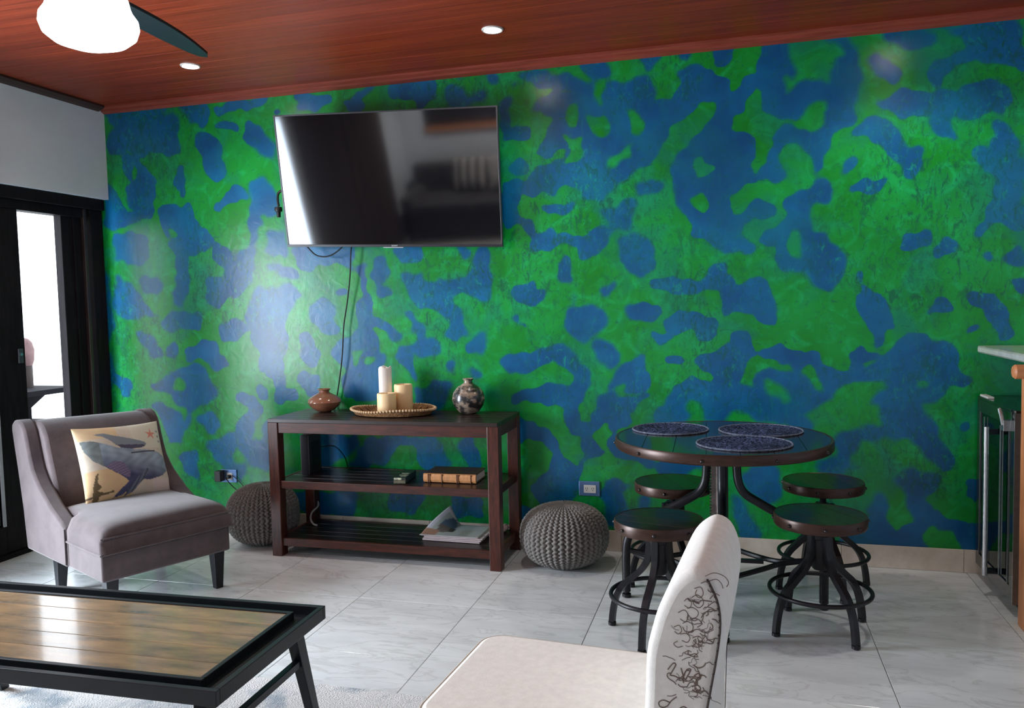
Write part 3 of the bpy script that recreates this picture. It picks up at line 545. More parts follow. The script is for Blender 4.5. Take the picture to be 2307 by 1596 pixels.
# terrace beyond the door
ter = struct('floor_terrace', MB().box(-9, -4.4, -2, 9, -.20, -.06), M('terrace', (.62,.60,.58), .8, var=.1, scale=4))
tt = thing('terrace_table', 'dark terrace table seen through the gap of the glass door', 'table', (-5.5, 4.99, -.06))
P('tabletop', MB().box(-.35, .35, -.65, .30, .905, .945), black_out, tt, bevel=.004)
P('bracket', MB().prism([(.30, .905), (.30, .87), (.14, .77), (-.30, .77), (-.30, .905)], 'x', -.02, .02), black_out, tt)
P('post', MB().box(-.03, .03, .10, .145, .62, .78), black_out, tt)
P('cabinet', MB().box(-.25, .25, -.60, .235, 0, .68), black_out, tt, bevel=.005)
tv_ = thing('garden_ornament', 'rounded pink ornament on a brown stem, on the dark terrace table', 'ornament', (-5.5, 5.13, .885))
P('stem', MB().lathe([(.05, 0), (.05, .17), (.045, .18)], 24), M('ornament_brown', (.03,.018,.016), .8), tv_, smooth=True)
P('globe', MB().lathe([(.0, .17), (.05, .175), (.065, .22), (.07, .30), (.055, .36), (.03, .39), (0, .40)], 24), M('ornament_pink', (.16,.09,.09), .8, var=.2, scale=20), tv_, smooth=True)

# ------------------------------------------------------------------ ceiling fan with light
FX, FY = -2.18, 2.38
fan = thing('ceiling_fan', 'ceiling fan with glowing white globe and dark blades', 'fan', (FX, FY, H))
P('canopy', MB().lathe([(.075, 0), (.075, -.03), (.03, -.06), (.03, -.07)], 32), black_metal, fan, smooth=True)
P('downrod', MB().lathe([(.013, -.06), (.013, -.16)], 12), black_metal, fan)
P('motor', MB().lathe([(.02, -.14), (.09, -.16), (.12, -.20), (.12, -.27), (.10, -.30)], 40), black_metal, fan, smooth=True)
globe_m = M('globe_light', (.9,.9,.9), .3, emit=(1,.97,.93), es=8)
P('globe', MB().lathe([(.10, -.29), (.128, -.305), (.133, -.33), (.14, -.35), (.157, -.375), (.16, -.40), (.15, -.43), (.12, -.455), (.07, -.472), (0, -.478)], 48), globe_m, fan, smooth=True, label='lit white glass globe')
bl = MB(); n = 12; up = []; dn = []
for i in range(n+1):
    t = i/n; r = .13+.67*t; wd = .045+.042*math.sin(PI*min(1, t*.95+.12))-(0 if t < .92 else (t-.92)*.35)
    up.append((wd, r)); dn.append((-wd, r))
poly = up + dn[::-1]
bl.prism(poly, 'z', -.006, .006)
bme = bl.me('blade'); bme.materials.append(black_metal)
for k in range(3):
    put('blade', bme, None, fan, (0, 0, -.265), (0, math.radians(9), math.radians(8.2+120*k)), bevel=.002)

# recessed downlights: lit disc, rim and a real spot below each
def downlight(x, y, label, power=13):
    t = thing('downlight', label, 'light', (x, y, H), group='recessed ceiling downlights')
    P('rim', MB().lathe([(.045, .0), (.045, -.006), (.052, -.007), (.056, -.001), (.056, 0)], 32), white_plastic, t, smooth=True)
    P('lamp', MB().lathe([(0, -.003), (.045, -.003)], 32), M('downlight_lit', (1,1,1), .4, emit=(1,.93,.82), es=12), t)
    l = bpy.data.lights.new('spot', 'SPOT'); l.energy = power; l.color = (1,.95,.88); l.spot_size = 2.35; l.spot_blend = .7; l.shadow_soft_size = .035
    o = bpy.data.objects.new('spot', l); link(o); o.parent = t; o.location = (0, 0, -.03)
downlight(-3.01, 4.03, 'small round downlight in the wooden ceiling beside the fan blade', 30)
downlight(-1.20, 4.03, 'small round downlight in the wooden ceiling above and right of the television', 30)
downlight(.86, 4.03, 'small round downlight over the bar end of the room', 36)
downlight(-1.2, .9, 'small round downlight over the seating area', 8)
downlight(-2.7, -.75, 'small round downlight added above the sofa end to brighten the mirrored wall', 200)  # added lamp out of view, brightens the rear wall that the screen mirrors
downlight(.86, .9, 'small round downlight over the dining side', 10)

# ------------------------------------------------------------------ television
TVm = M('tv_frame', (.035,.036,.04), .3, metal=.4)
tx = thing('television', 'large flat black television tilted forward on the painted wall', 'television')
cv = Vector((-2.006, 4.50, 1.824)); T_, Ya, Rl = .214, .018, -.040
up = Vector((0, -math.sin(T_), math.cos(T_))); ri = Vector((1, 0, 0)); Rz = Matrix.Rotation(Ya, 3, 'Z'); up = Rz @ up; ri = Rz @ ri
ri2 = ri*math.cos(Rl)+up*math.sin(Rl); up2 = -ri*math.sin(Rl)+up*math.cos(Rl); nn = ri2.cross(up2)   # nn points away from the wall
if nn.y > 0: nn = -nn
bk = -nn
tx.matrix_world = Matrix(((ri2.x, bk.x, up2.x, cv.x), (ri2.y, bk.y, up2.y, cv.y), (ri2.z, bk.z, up2.z, cv.z), (0,0,0,1)))
W2, HT = 1.389/2, .789
P('housing', MB().box(-W2+.01, W2-.01, .012, .045, .01, HT-.01).box(-.35, .35, .04, .075, .08, .5), black_matte, tx, bevel=.006)
P('bezel', MB().box(-W2, W2, 0, .016, 0, .016).box(-W2, W2, 0, .016, HT-.009, HT).box(-W2, -W2+.009, 0, .016, .016, HT-.009).box(W2-.009, W2, 0, .016, .016, HT-.009), TVm, tx, bevel=.001)
P('screen', MB().box(-W2+.009, W2-.009, .003, .012, .016, HT-.009), M('tv_screen', (.003,.003,.005), .06, spec=.5, ior=2.7), tx, label='black glossy screen')
def text(name, s, size, m, parent, loc, rot, depth=.0004):
    c = bpy.data.curves.new(name, 'FONT'); c.body = s; c.size = size; c.extrude = depth; c.align_x = 'CENTER'; c.align_y = 'CENTER'
    tmp = bpy.data.objects.new(name, c); link(tmp)
    bpy.context.view_layer.update()
    me = bpy.data.meshes.new_from_object(tmp); bpy.data.objects.remove(tmp)
    o = put(name, me, m, parent, loc, rot); return o
lt = text('lettering', 'SONY', .012, M('tv_logo', (.6,.6,.62), .3), tx, (.02, -.0008, .008), (PI/2, 0, 0)); lt.scale = (1.25, 1, 1)
P('light_bar', MB().box(-.055, .075, .002, .014, -.006, 0), M('tv_bar', (.35,.36,.38), .35, metal=.5), tx, bevel=.001)
brm = P('wall_bracket', MB().box(-.20, .20, .07, .085, .10, .40), black_matte, tx)
# arm that carries the television from the wall
ar = thing('television_mount', 'black steel wall mount behind the television', 'mount', (-1.99, D, 2.05))
P('wall_plate', MB().box(-.18, .18, -.012, -.001, -.16, .16), black_metal, ar, bevel=.002)
P('arm', MB().box(-.03, .03, -.10, -.012, -.06, .04), black_metal, ar)
# cables
def cable(name, pts, r, m, label, cat='cable', group=None):
    o = P(name, MB().tube(pts, r, 8, 8), m, smooth=True); tag(o, label, cat, group); return o
cable_m = M('cable_black', (.008,.008,.009), .45); cable_w = M('cable_white', (.55,.53,.5), .45)
yb = D-.012
cable('power_cable', [(-2.30, 4.60, 1.90), (-2.315, 4.58, 1.83), (-2.335, 4.59, 1.66), (-2.365, 4.60, 1.50), (-2.395, 4.60, 1.35), (-2.415, 4.60, 1.15), (-2.46, 4.61, .93), (-2.50, 4.615, .80), (-2.53, 4.615, .66)], .0042, cable_m, 'thin black cable hanging from the television down behind the console table')
cable('power_cable', [(-2.625, 4.56, 1.88), (-2.60, 4.56, 1.845), (-2.55, 4.56, 1.80), (-2.49, 4.56, 1.787), (-2.43, 4.56, 1.80), (-2.37, 4.56, 1.84), (-2.34, 4.56, 1.88)], .0045, cable_m, 'black cable looping just below the television')
cn = thing('cable_connector', 'black plug and short lead sticking out left of the television', 'cable', (-2.80, 4.575, 2.10))
P('lead', MB().tube([(.06, 0, .12), (.0, 0, .11), (-.015, 0, .07), (-.01, 0, .02)], .008), black_matte, cn, smooth=True)
P('plug', MB().lathe([(0, -.018), (.022, -.014), (.025, 0), (.022, .014), (0, .018)], 20).lathe([(.012, -.05), (.014, -.01)], 12), black_matte, cn, (-.012, 0, .0), smooth=True)

# wall outlets
def outlet(x, z, wd, hd, label, insx0, insx1):
    t = thing('wall_outlet', label, 'outlet', (x, D, z))
    P('cover_plate', MB().box(-wd/2, wd/2, -.009, -.0005, -hd/2, hd/2), M('plate_blue', (.14,.25,.48), .28, metal=.5, var=.15, scale=10), t, bevel=.003, label='shiny blue-grey plate')
    f = P('socket', MB().box(insx0, insx1, -.012, -.009, -.025, .022), white_plastic, t, bevel=.001, label='cream socket insert')
    return t, f
t1, f1 = outlet(-.848, .365, .124, .088, 'blue-plated double outlet on the wall between pouf and round table', -.032, .040)
for q in (-.014, .022):
    P('slot', MB().box(q-.008, q-.0055, -.0128, -.0118, -.003, .008).box(q+.003, q+.0055, -.0128, -.0118, -.003, .008).box(q-.003, q+.001, -.0128, -.0118, -.012, -.007), wick_m, f1)
t2, f2 = outlet(-3.305, .352, .125, .088, 'outlet with black plugs in it, on the wall right of the armchair', -.012, .032)
pl = thing('power_adapter', 'blocky black power adapter plugged into the outlet behind the armchair', 'plug', (-3.352, D-.009, .357))
P('body', MB().box(-.024, .022, -.055, -.006, -.036, .036), black_matte, pl, bevel=.004)
P('prongs', MB().box(-.008, .008, -.006, .0, -.01, .01), chrome, pl)
p2 = thing('power_plug', 'small round black plug in the cream socket', 'plug', (-3.292, D-.012, .350))
P('body', MB().lathe([(.012, 0), (.014, .012), (.010, .03), (0, .032)], 16), black_matte, p2, (0,0,0), (PI/2, 0, 0), smooth=True)
cable('power_cable', [(-3.30, 4.59, .345), (-3.27, 4.60, .30), (-3.20, 4.61, .235), (-3.14, 4.61, .17), (-3.10, 4.61, .08)], .0035, cable_m, 'thin black cable running from the outlet down behind the tall pouf')
cable('power_cable', [(-3.27, 4.618, .36), (-3.20, 4.622, .30), (-3.15, 4.622, .22), (-3.12, 4.622, .10)], .0025, cable_m, 'second thinner black cable right of the plugs')

# ------------------------------------------------------------------ console table
cs = thing('console_table', 'dark reddish wooden console table with slatted top and two shelves', 'console table', (-1.962, 4.362, 0))
CW, CD, CT = .695, .215, .822
for sx in (-1, 1):
    for sy in (-1, 1):
        P('leg', MB().box(sx*(CW-.018)-.033, sx*(CW-.018)+.033, sy*(CD-.018)-.033, sy*(CD-.018)+.033, 0, CT-.022), wood_dark_v, cs, bevel=.004)
P('apron', MB().box(-CW+.05, CW-.05, -CD-.008, -CD+.016, CT-.085, CT-.022), wood_dark, cs, bevel=.002)
P('apron', MB().box(-CW+.05, CW-.05, CD-.016, CD+.008, CT-.085, CT-.022), wood_dark, cs, bevel=.002)
for sx in (-1, 1):
    P('side_rail', MB().box(sx*CW-.008, sx*CW+.008, -CD+.05, CD-.05, CT-.085, CT-.022), wood_dark, cs, bevel=.002)
ns = 6; tw = (2*CD+.044)
for k in range(ns):
    ya = -CD-.022 + tw*k/ns
    P('slat', MB().box(-CW-.012, CW+.012, ya+.003, ya+tw/ns-.003, CT-.022, CT), wood_shelf, cs, bevel=.002)
for z1, nm in ((.452, 'shelf'), (.108, 'shelf')):
    sh = P(nm, MB().box(-CW+.05, CW-.05, -CD-.004, -CD+.018, z1-.046, z1).box(-CW+.05, CW-.05, CD-.018, CD+.004, z1-.046, z1).box(-CW+.006, -CW+.024, -CD+.05, CD-.05, z1-.046, z1).box(CW-.024, CW-.006, -CD+.05, CD-.05, z1-.046, z1), wood_dark, cs, bevel=.002)
    for k in range(5):
        ya = -CD+.020 + (2*CD-.04)*k/5
        P('slat', MB().box(-CW+.022, CW-.022, ya+.002, ya+(2*CD-.04)/5-.002, z1-.016, z1-.002), wood_shelf, sh, bevel=.0015)

ZT = CT
spk = M('ceramic_speckled', (.36,.27,.20), .3, c2=(.022,.02,.02), scale=17, stretch=(1,1,1.6), coat=.4)
_r = [n for n in spk.node_tree.nodes if n.type == 'VALTORGB'][0]; _r.color_ramp.elements[0].position = .46; _r.color_ramp.elements[1].position = .58
vb = P('vase', MB().lathe([(.035, 0), (.062, .012), (.092, .040), (.103, .062), (.098, .080), (.070, .100), (.038, .116), (.030, .124), (.031, .132), (.041, .140), (.040, .143), (.026, .136), (.024, .11), (0, .10)], 64),
       M('ceramic_brown', (.36,.14,.075), .2, c2=(.20,.085,.05), scale=4, stretch=(1,1,3), coat=.6), loc=(-2.478, 4.47, ZT), smooth=True)
tag(vb, 'squat glossy brown ceramic vase with a narrow neck, left on the console table', 'vase')
vs = P('vase', MB().lathe([(.036, 0), (.060, .012), (.088, .05), (.097, .088), (.090, .125), (.066, .158), (.036, .176), (.026, .184), (.025, .196), (.033, .206), (.032, .209), (.020, .200), (.018, .17), (0, .16)], 64),
       spk, loc=(-1.535, 4.48, ZT), smooth=True)
tag(vs, 'round speckled grey and brown ceramic vase, right on the console table', 'vase')
tr_ = thing('woven_tray', 'oval woven straw tray with beaded edge holding three candles', 'tray', (-1.985, 4.40, ZT))
straw = M('straw', (.40,.20,.07), .8, c2=(.14,.06,.025), scale=26, bump=.5, bscale=90)
straw_l = M('straw_edge', (.62,.42,.24), .8, var=.25, scale=40)
tb = MB()
prof = [(0, .003), (.20, .003), (.235, .010), (.262, .036), (.266, .034), (.240, .004), (.20, -.0), (0, 0)]
tb.lathe(prof, 56); tbm = tb.me('basket', True)
for v in tbm.vertices: v.co.y *= .66; v.co.x *= .985; v.co.z += .001 + (0.006*math.sin(v.co.x*13) if v.co.z > .02 else 0)
put('basket', tbm, straw, tr_)
cb = MB()
for rr in (.05, .09, .13, .17, .205):
    cb.tube([(rr*math.cos(a)*.985, rr*math.sin(a)*.66, .0055) for a in [2*PI*i/28 for i in range(28)]], .003, 5, closed=True, spline=False)
for k in range(24):
    a = 2*PI*k/24; cb.tube([(.04*math.cos(a), .026*math.sin(a), .008), (.20*math.cos(a), .135*math.sin(a), .008), (.258*math.cos(a), .17*math.sin(a), .034)], .0035, 5, spline=False)
put('weave', cb.me('weave', True), straw, tr_)['kind'] = 'stuff'
bd = MB()
for k in range(84):
    a = 2*PI*k/84; bd.lathe([(0, -.008), (.007, -.005), (.0085, 0), (.007, .005), (0, .008)], 6, (.262*math.cos(a), .176*math.sin(a), .037+.006*math.sin(.262*math.cos(a)*13)))
put('bead_edge', bd.me('bead_edge', True), straw_l, tr_)['kind'] = 'stuff'
def candle(x, y, r, h, m, label):
    t = thing('candle', label, 'candle', (x, y, ZT+.012), group='pillar candles on the woven tray')
    b_ = MB().lathe([(r-.003, 0), (r, .004), (r, h-.006), (r-.004, h), (r*.75, h-.001), (r*.62, h-.010), (0, h-.012)], 40).me('wax', True)
    for v in b_.vertices:
        if v.co.z > h-.008 and r < .05: v.co.z += .006*math.sin(3*math.atan2(v.co.y, v.co.x)+1)
    put('wax', b_, m, t); P('wick', MB().tube([(0,0,h-.013), (.001,0,h-.003), (.003,0,h+.004)], .0012, 6), wick_m, t)
candle(-2.055, 4.455, .040, .268, candle_w, 'tall slender off-white pillar candle at the back of the tray')
candle(-1.935, 4.445, .055, .165, candle_m, 'medium thick cream pillar candle, right in the group')
candle(-2.000, 4.345, .056, .122, candle_m, 'short thick cream pillar candle, front of the group')

# books, magazines and boxes
bkm = thing('book', 'thick tan leather-bound book lying spine out on the middle shelf', 'book', (-1.588, 4.345, .452), .02)
leather = M('leather_tan', (.58,.26,.10), .5, var=.18, scale=22, stretch=(3,1,1)); 
sp = [(-.085, 0), (-.090, .012), (-.092, .026), (-.090, .040), (-.085, .052), (.12, .052), (.12, .048), (-.075, .048), (-.080, .026), (-.075, .004), (.12, .004), (.12, 0)]
P('cover', MB().box(-.158, .158, -.080, .12, .048, .052).box(-.158, .158, -.080, .12, 0, .004), M('cover_brown', (.05,.025,.015), .5), bkm, bevel=.001)
P('spine', MB().prism([(-.080, 0), (-.088, .004), (-.092, .016), (-.092, .038), (-.088, .048), (-.080, .052), (-.076, .048), (-.082, .026), (-.076, .004)], 'x', -.158, .158), leather, bkm, bevel=.001, label='tan leather spine')
P('pages', MB().box(-.150, .150, -.074, .112, .005, .047), paper, bkm)
for q in (-.128, -.118, -.045, .045, .054, .128):
    P('spine_band', MB().box(q-.003, q+.003, -.0945, -.088, .002, .050), M('leather_band', (.18,.07,.03), .5), bkm, bevel=.001)
gb = thing('book', 'small dark green and black booklet box, left of the tan book', 'book', (-1.878, 4.30, .452), .12)
P('cover', MB().box(-.036, .036, -.11, .11, .022, .036).box(-.036, .036, -.11, .11, 0, .022), M('cover_darkgreen', (.014,.018,.012), .35, var=.5, scale=25), gb, bevel=.001)
P('spine_label', MB().box(-.034, .034, -.1115, -.110, .002, .021), M('label_olive', (.11,.10,.06), .5, var=.5, scale=60), gb)
cream_ = M('label_cream', (.45,.45,.32), .5, var=.5, scale=60)
for q in ((-.032, .012, -.1118, -.109, .024, .035), (-.02, .03, -.05, -.03, .036, .0366), (-.02, .025, .0, .015, .036, .0366), (-.005, .03, -.08, -.072, .036, .0366)): P('cover_print', MB().box(*q), cream_, gb)
bx = thing('set_top_box', 'upright black media box behind the left legs of the console', 'box', (-2.545, 4.40, .450))
P('case', MB().box(-.030, .030, -.075, .075, 0, .245), M('box_black', (.030,.028,.034), .35), bx, bevel=.005)
P('vents', MB().box(.030, .0315, -.05, .05, .03, .20), black_matte, bx)
cable('power_cable', [(-2.545, 4.50, .62), (-2.60, 4.53, .66), (-2.64, 4.56, .60), (-2.66, 4.57, .50), (-2.64, 4.58, .40)], .003, cable_m, 'thin black cable curving from the media box past the left leg')
cable('power_cable', [(-2.515, 4.45, .60), (-2.44, 4.50, .60), (-2.40, 4.55, .53), (-2.40, 4.60, .45)], .003, cable_m, 'thin black cable right of the media box')
cable('network_cable', [(-2.65, 4.58, .28), (-2.62, 4.57, .24), (-2.60, 4.56, .20), (-2.612, 4.50, .17), (-2.60, 4.46, .14), (-2.565, 4.43, .118), (-2.53, 4.41, .116)], .006, cable_w, 'white cable drooping onto the bottom shelf of the console')
jk = thing('junction_box', 'small white jack box low on the wall behind the console', 'jack', (-2.675, D-.017, .075))
P('case', MB().box(-.032, .032, -.028, 0, -.045, .045), white_plastic, jk, bevel=.003)
P('lid', MB().box(-.028, .028, -.031, -.028, -.041, .041), white_plastic, jk, bevel=.002)
# magazines
zc = .108
covers = [((.50,.42,.42), 'bottom magazine of the stack on the lowest console shelf'), ((.42,.34,.30), 'second magazine from the bottom of the stack on the lowest shelf'), ((.58,.52,.52), 'third magazine up in the stack on the lowest shelf')]
for k, (c, lb) in enumerate(covers):
    t = thing('magazine', lb, 'magazine', (-1.59+.006*k, 4.375-.003*k, zc+k*.010), .02*(k-1), 'magazines stacked on the lowest console shelf')
    P('pages', MB().box(-.175, .175, -.11, .13, 0.0006, .0088), paper, t, bevel=.0008)
    P('cover', MB().box(-.177, .177, -.112, .132, .0088, .0096), M('mag_cover', c, .3, var=.3, scale=20), t)
zc += .030
t = thing('magazine', 'open-cornered top magazine with picture cover and curled left corner', 'magazine', (-1.60, 4.37, zc), -.01)
nu, nv = 30, 24; vv = []; ff = []; cols = []
for j in range(nv+1):
    for i in range(nu+1):
        u, v = i/nu, j/nv; x = -.18+.36*u; y = -.115+.245*v
        lift = max(0, (1-u*2.1))*max(0, v*1.2-.15); z = .004 + .11*lift**1.3
        vv.append((x+.10*lift*v, y, z))
        c = (.42, .47, .43)
        if u < .07 or v > .93: c = (.62, .62, .68)
        dx, dz = (u-.30)/.15, (v-.62)/.34
        if dx*dx+dz*dz < 1: c = (.10, .16, .24) if v > .6 else (.16, .14, .12)
        if .38 < u < .5 and .35 < v < .6: c = (.05,.05,.04)
        if u < .25 and v < .35: c = (.38,.22,.15)
        if .62 < u < .8 and .1 < v < .6: c = (.33,.36,.30)
        if v < .06 : c = (.6,.58,.58)
        cols.append(c)
for j in range(nv):
    for i in range(nu):
        q = j*(nu+1)+i; ff.append((q, q+1, q+nu+2, q+nu+1))
mm = mesh('cover', vv, ff, True); ca = mm.color_attributes.new('print', 'FLOAT_COLOR', 'POINT')
for i, c in enumerate(cols): ca.data[i].color = (*c, 1)
o = put('cover', mm, attr_mat('magazine_print', 'print', .3, 0), t); sd = o.modifiers.new('s', 'SOLIDIFY'); sd.thickness = .0012
P('pages', MB().box(-.17, .178, -.112, .125, .0004, .0036), paper, t)
bt = MB()
for k in range(9): bt.box(-.012+.034*(k % 3)*1.0-.03, -.012+.034*(k % 3)-.008, -.0, .001, .01+.02*(k//3), .014+.02*(k//3))
t = thing('magazine', 'rolled pale magazine tucked behind the right front leg', 'magazine', (-1.345, 4.46, .108))
P('pages', MB().tube([(-.03, -.09, .022), (.0, .09, .022)], .021, 16, spline=False), paper, t, smooth=True)
P('cover', MB().tube([(-.032, -.094, .022), (-.030, -.088, .022)], .0215, 16, spline=False), white_plastic, t)

# ------------------------------------------------------------------ knitted poufs
def pouf_mesh(R, Hh, name):
    nc, nr = 44, 24; S1, S2 = nc*8, nr*6; v = []; f = []
    for j in range(S2+1):
        t = j/S2; a = -PI/2*.80 + (PI/2*.80+PI/2)*t
        e = .78
        r0 = R*abs(math.cos(a))**e; z0 = math.copysign(abs(math.sin(a))**.86, math.sin(a))
        z0 = (z0 + math.sin(PI/2*.80)**.86)/(1+math.sin(PI/2*.80)**.86)*Hh
        nr_, nz_ = math.cos(a), math.sin(a)
        fade = min(1, r0/(R*.35))
        for i in range(S1):
            u = i/S1*nc; w_ = t*nr
            zig = .17*math.sin(2*PI*w_)
            cu_ = u+zig; rib = abs(math.cos(PI*cu_))
            row = abs(math.sin(PI*(w_ + (.5 if int(cu_+.5) % 2 else 0))))
            hole = math.exp(-((rib/.42)**2)) * math.exp(-(((1-row)/.55)**2))
            h = .012*fade*(rib**.7*(.6+.4*row**.6) - .5) - .020*fade*hole
            th = 2*PI*i/S1
            rr = max(.0005, r0 + h*nr_); v.append((rr*math.cos(th), rr*math.sin(th), max(0, z0 + h*nz_*.8)))
    for j in range(S2):
        for i in range(S1): f.append((j*S1+i, j*S1+(i+1) % S1, (j+1)*S1+(i+1) % S1, (j+1)*S1+i))
    f.append(tuple(range(S1))[::-1]); f.append(tuple(S2*S1+i for i in range(S1)))
    return mesh(name, v, f, True)
p = put('pouf', pouf_mesh(.247, .335, 'pouf'), knit, None, (-.945, 4.355, 0)); tag(p, 'low round grey chunky-knit pouf between console and round table', 'pouf')
p = put('pouf', pouf_mesh(.222, .368, 'pouf'), knit, None, (-2.895, 4.39, 0), (0, 0, .4)); tag(p, 'taller grey chunky-knit pouf between armchair and console', 'pouf')

# ------------------------------------------------------------------ armchair
ac = thing('armchair', 'taupe velvet slipper armchair with sloping wings and black tapered legs', 'armchair', (-2.859, 3.018, 0), math.atan2(.908, .420))
AW = .652
SHEAR = -.135
wing = [(.40,.20),(.395,.40),(.45,.425),(.52,.455),(.59,.488),(.65,.525),(.71,.563),(.76,.605),(.80,.65),(.825,.70),(.845,.75),(.862,.80),(.885,.85),(.92,.885),(.965,.90),(1.02,.895),(1.06,.87),(1.065,.835),(1.045,.75),(1.01,.62),(.965,.42),(.935,.20)]
for u0, nm in ((-.008, 'wing'), (AW-.062, 'wing')):
    wm_ = MB().prism(wing, 'x', u0, u0+.070)
    for q in wm_.v: q.y += SHEAR*q.x/AW*min(1, max(0, (q.z-.2)/.2))
    P(nm, wm_, velvet, ac, bevel=.013, smooth=True)
backp = [(.62,.30),(.66,.46),(.72,.62),(.77,.74),(.80,.82),(.84,.868),(.90,.892),(.97,.892),(1.02,.87),(1.03,.83),(1.01,.70),(.95,.45),(.91,.22),(.62,.22)]
wm_ = MB().prism(backp, 'x', .060, AW-.060)
for q in wm_.v: q.y += SHEAR*q.x/AW*min(1, max(0, (q.z-.2)/.2))
P('backrest', wm_, velvet, ac, bevel=.016, smooth=True)
P('base', MB().box(0, AW, .0, .62, .20, .335).box(.03, AW-.03, .6, .92, .20, .335), velvet, ac, bevel=.012, smooth=True)
# domed seat cushion
nu, nv = 26, 26; vv = []; ff = []
def cush_top(u, v):
    e = (1-(abs(2*u-1))**6)*(1-(abs(2*v-1))**6); return .395 + .082*max(0, e)**.4
for j in range(nv+1):
    for i in range(nu+1):
        u, v = i/nu, j/nv
        vv.append((-.008+(AW+.016)*u, -.018+.68*v, cush_top(u, v)))
nb = len(vv)
ring = [i for i in range(nu+1)] + [(j)*(nu+1)+nu for j in range(1, nv+1)] + [nv*(nu+1)+i for i in range(nu-1, -1, -1)] + [j*(nu+1) for j in range(nv-1, 0, -1)]
for r_ in ring: x_, y_, z_ = vv[r_]; vv.append((x_, y_, .338))
for j in range(nv):
    for i in range(nu): q = j*(nu+1)+i; ff.append((q, q+1, q+nu+2, q+nu+1))
for k_ in range(len(ring)):
    k2 = (k_+1) % len(ring); ff.append((ring[k_], nb+k_, nb+k2, ring[k2]))
ff.append(tuple(nb+k_ for k_ in range(len(ring))))
mc = mesh('seat_cushion', vv, ff, True)
for vtx in mc.vertices:   # T-shape: behind the wings the cushion narrows
    if vtx.co.y > .395: vtx.co.x = min(max(vtx.co.x, .066), AW-.066)
P_ = put('seat_cushion', mc, velvet, ac)
P('piping', MB().tube([(-.010, -.018, .337), (AW+.010, -.018, .337), (AW+.010, .38, .337)], .0045, 8, spline=False).tube([(-.010, -.018, .337), (-.010, .38, .337)], .0045, 8, spline=False), velvet, ac)
P('piping', MB().tube([(-.008, -.014, .412), (AW+.008, -.014, .412)], .004, 8, spline=False), velvet, ac)
P('wing_seam', MB().tube([(-.010, .397, .215), (-.0105, .395, .395)], .004, 6, spline=False), M('seam_dark', (.03,.02,.02), .9), ac)
for (lx, ly, dx, dy) in ((.055, .055, 0, 0), (AW-.05, .055, 0, 0), (.06, .66, 0, .02), (AW-.06, .66, 0, .02)):
    a_, b_ = .030, .019
    P('leg', MB().add([(lx-a_, ly-a_, .21), (lx+a_, ly-a_, .21), (lx+a_, ly+a_, .21), (lx-a_, ly+a_, .21), (lx-b_+dx, ly-b_+dy, 0), (lx+b_+dx, ly-b_+dy, 0), (lx+b_+dx, ly+b_+dy, 0), (lx-b_+dx, ly+b_+dy, 0)],
                      [(0,1,2,3), (7,6,5,4), (0,4,5,1), (1,5,6,2), (2,6,7,3), (3,7,4,0)]), leg_black, ac, bevel=.002)

# printed cushion
def pip(x, y, p):
    c = False; n = len(p)
    for i in range(n):
        xa, ya = p[i]; xb, yb2 = p[(i+1) % n]
        if (ya > y) != (yb2 > y) and x < (xb-xa)*(y-ya)/(yb2-ya)+xa: c = not c
    return c
# outlines in cushion units (0..1 right, 0..1 down)
W_BODY = [(.03,.20),(.16,.22),(.30,.29),(.42,.36),(.52,.33),(.60,.40),(.75,.42),(.90,.46),(.98,.53),(1.0,.62),(.97,.72),(.88,.78),(.72,.82),(.62,.80),(.56,.78),(.49,.88),(.40,.96),(.28,.985),(.36,.90),(.47,.80),(.40,.72),(.26,.60),(.12,.48),(.05,.34)]
W_FIN = [(.58,.76),(.70,.66),(.73,.69),(.62,.82),(.50,.95),(.40,.99),(.46,.90)]
W_CALF = [(.18,.13),(.30,.12),(.40,.17),(.48,.20),(.60,.25),(.74,.31),(.76,.34),(.72,.38),(.58,.39),(.46,.36),(.40,.31),(.33,.22),(.27,.17)]
W_THROAT = [(.24,.58),(.34,.52),(.44,.55),(.50,.68),(.48,.76),(.36,.68)]
STAR = []
for k in range(10):
    r_ = .085 if k % 2 == 0 else .026; an = -PI/2 + k*PI/5 + .15; STAR.append((.845+r_*math.cos(an), .20+r_*1.1*math.sin(an)))
PLANT = [(.06,.98),(.08,.80),(.12,.66),(.15,.64),(.13,.76),(.17,.82),(.12,.86),(.20,.90),(.14,.92),(.12,1.0)]
nu = 110; vv = []; ff = []; cols = []
def pil(u, v, s):
    a_, b_ = 2*u-1, 2*v-1
    th_ = .068*max(0, (1-abs(a_)**2.6))**.55*max(0, (1-abs(b_)**2.6))**.55
    pin = 1-.045*(1-b_*b_)*abs(a_)**2; pin2 = 1-.06*(1-a_*a_)*abs(b_)**2
    return (.232*a_*pin, s*th_ + .003*math.sin(a_*9+b_*4)*(1-abs(a_))*(1-abs(b_)), .215*b_*pin2)
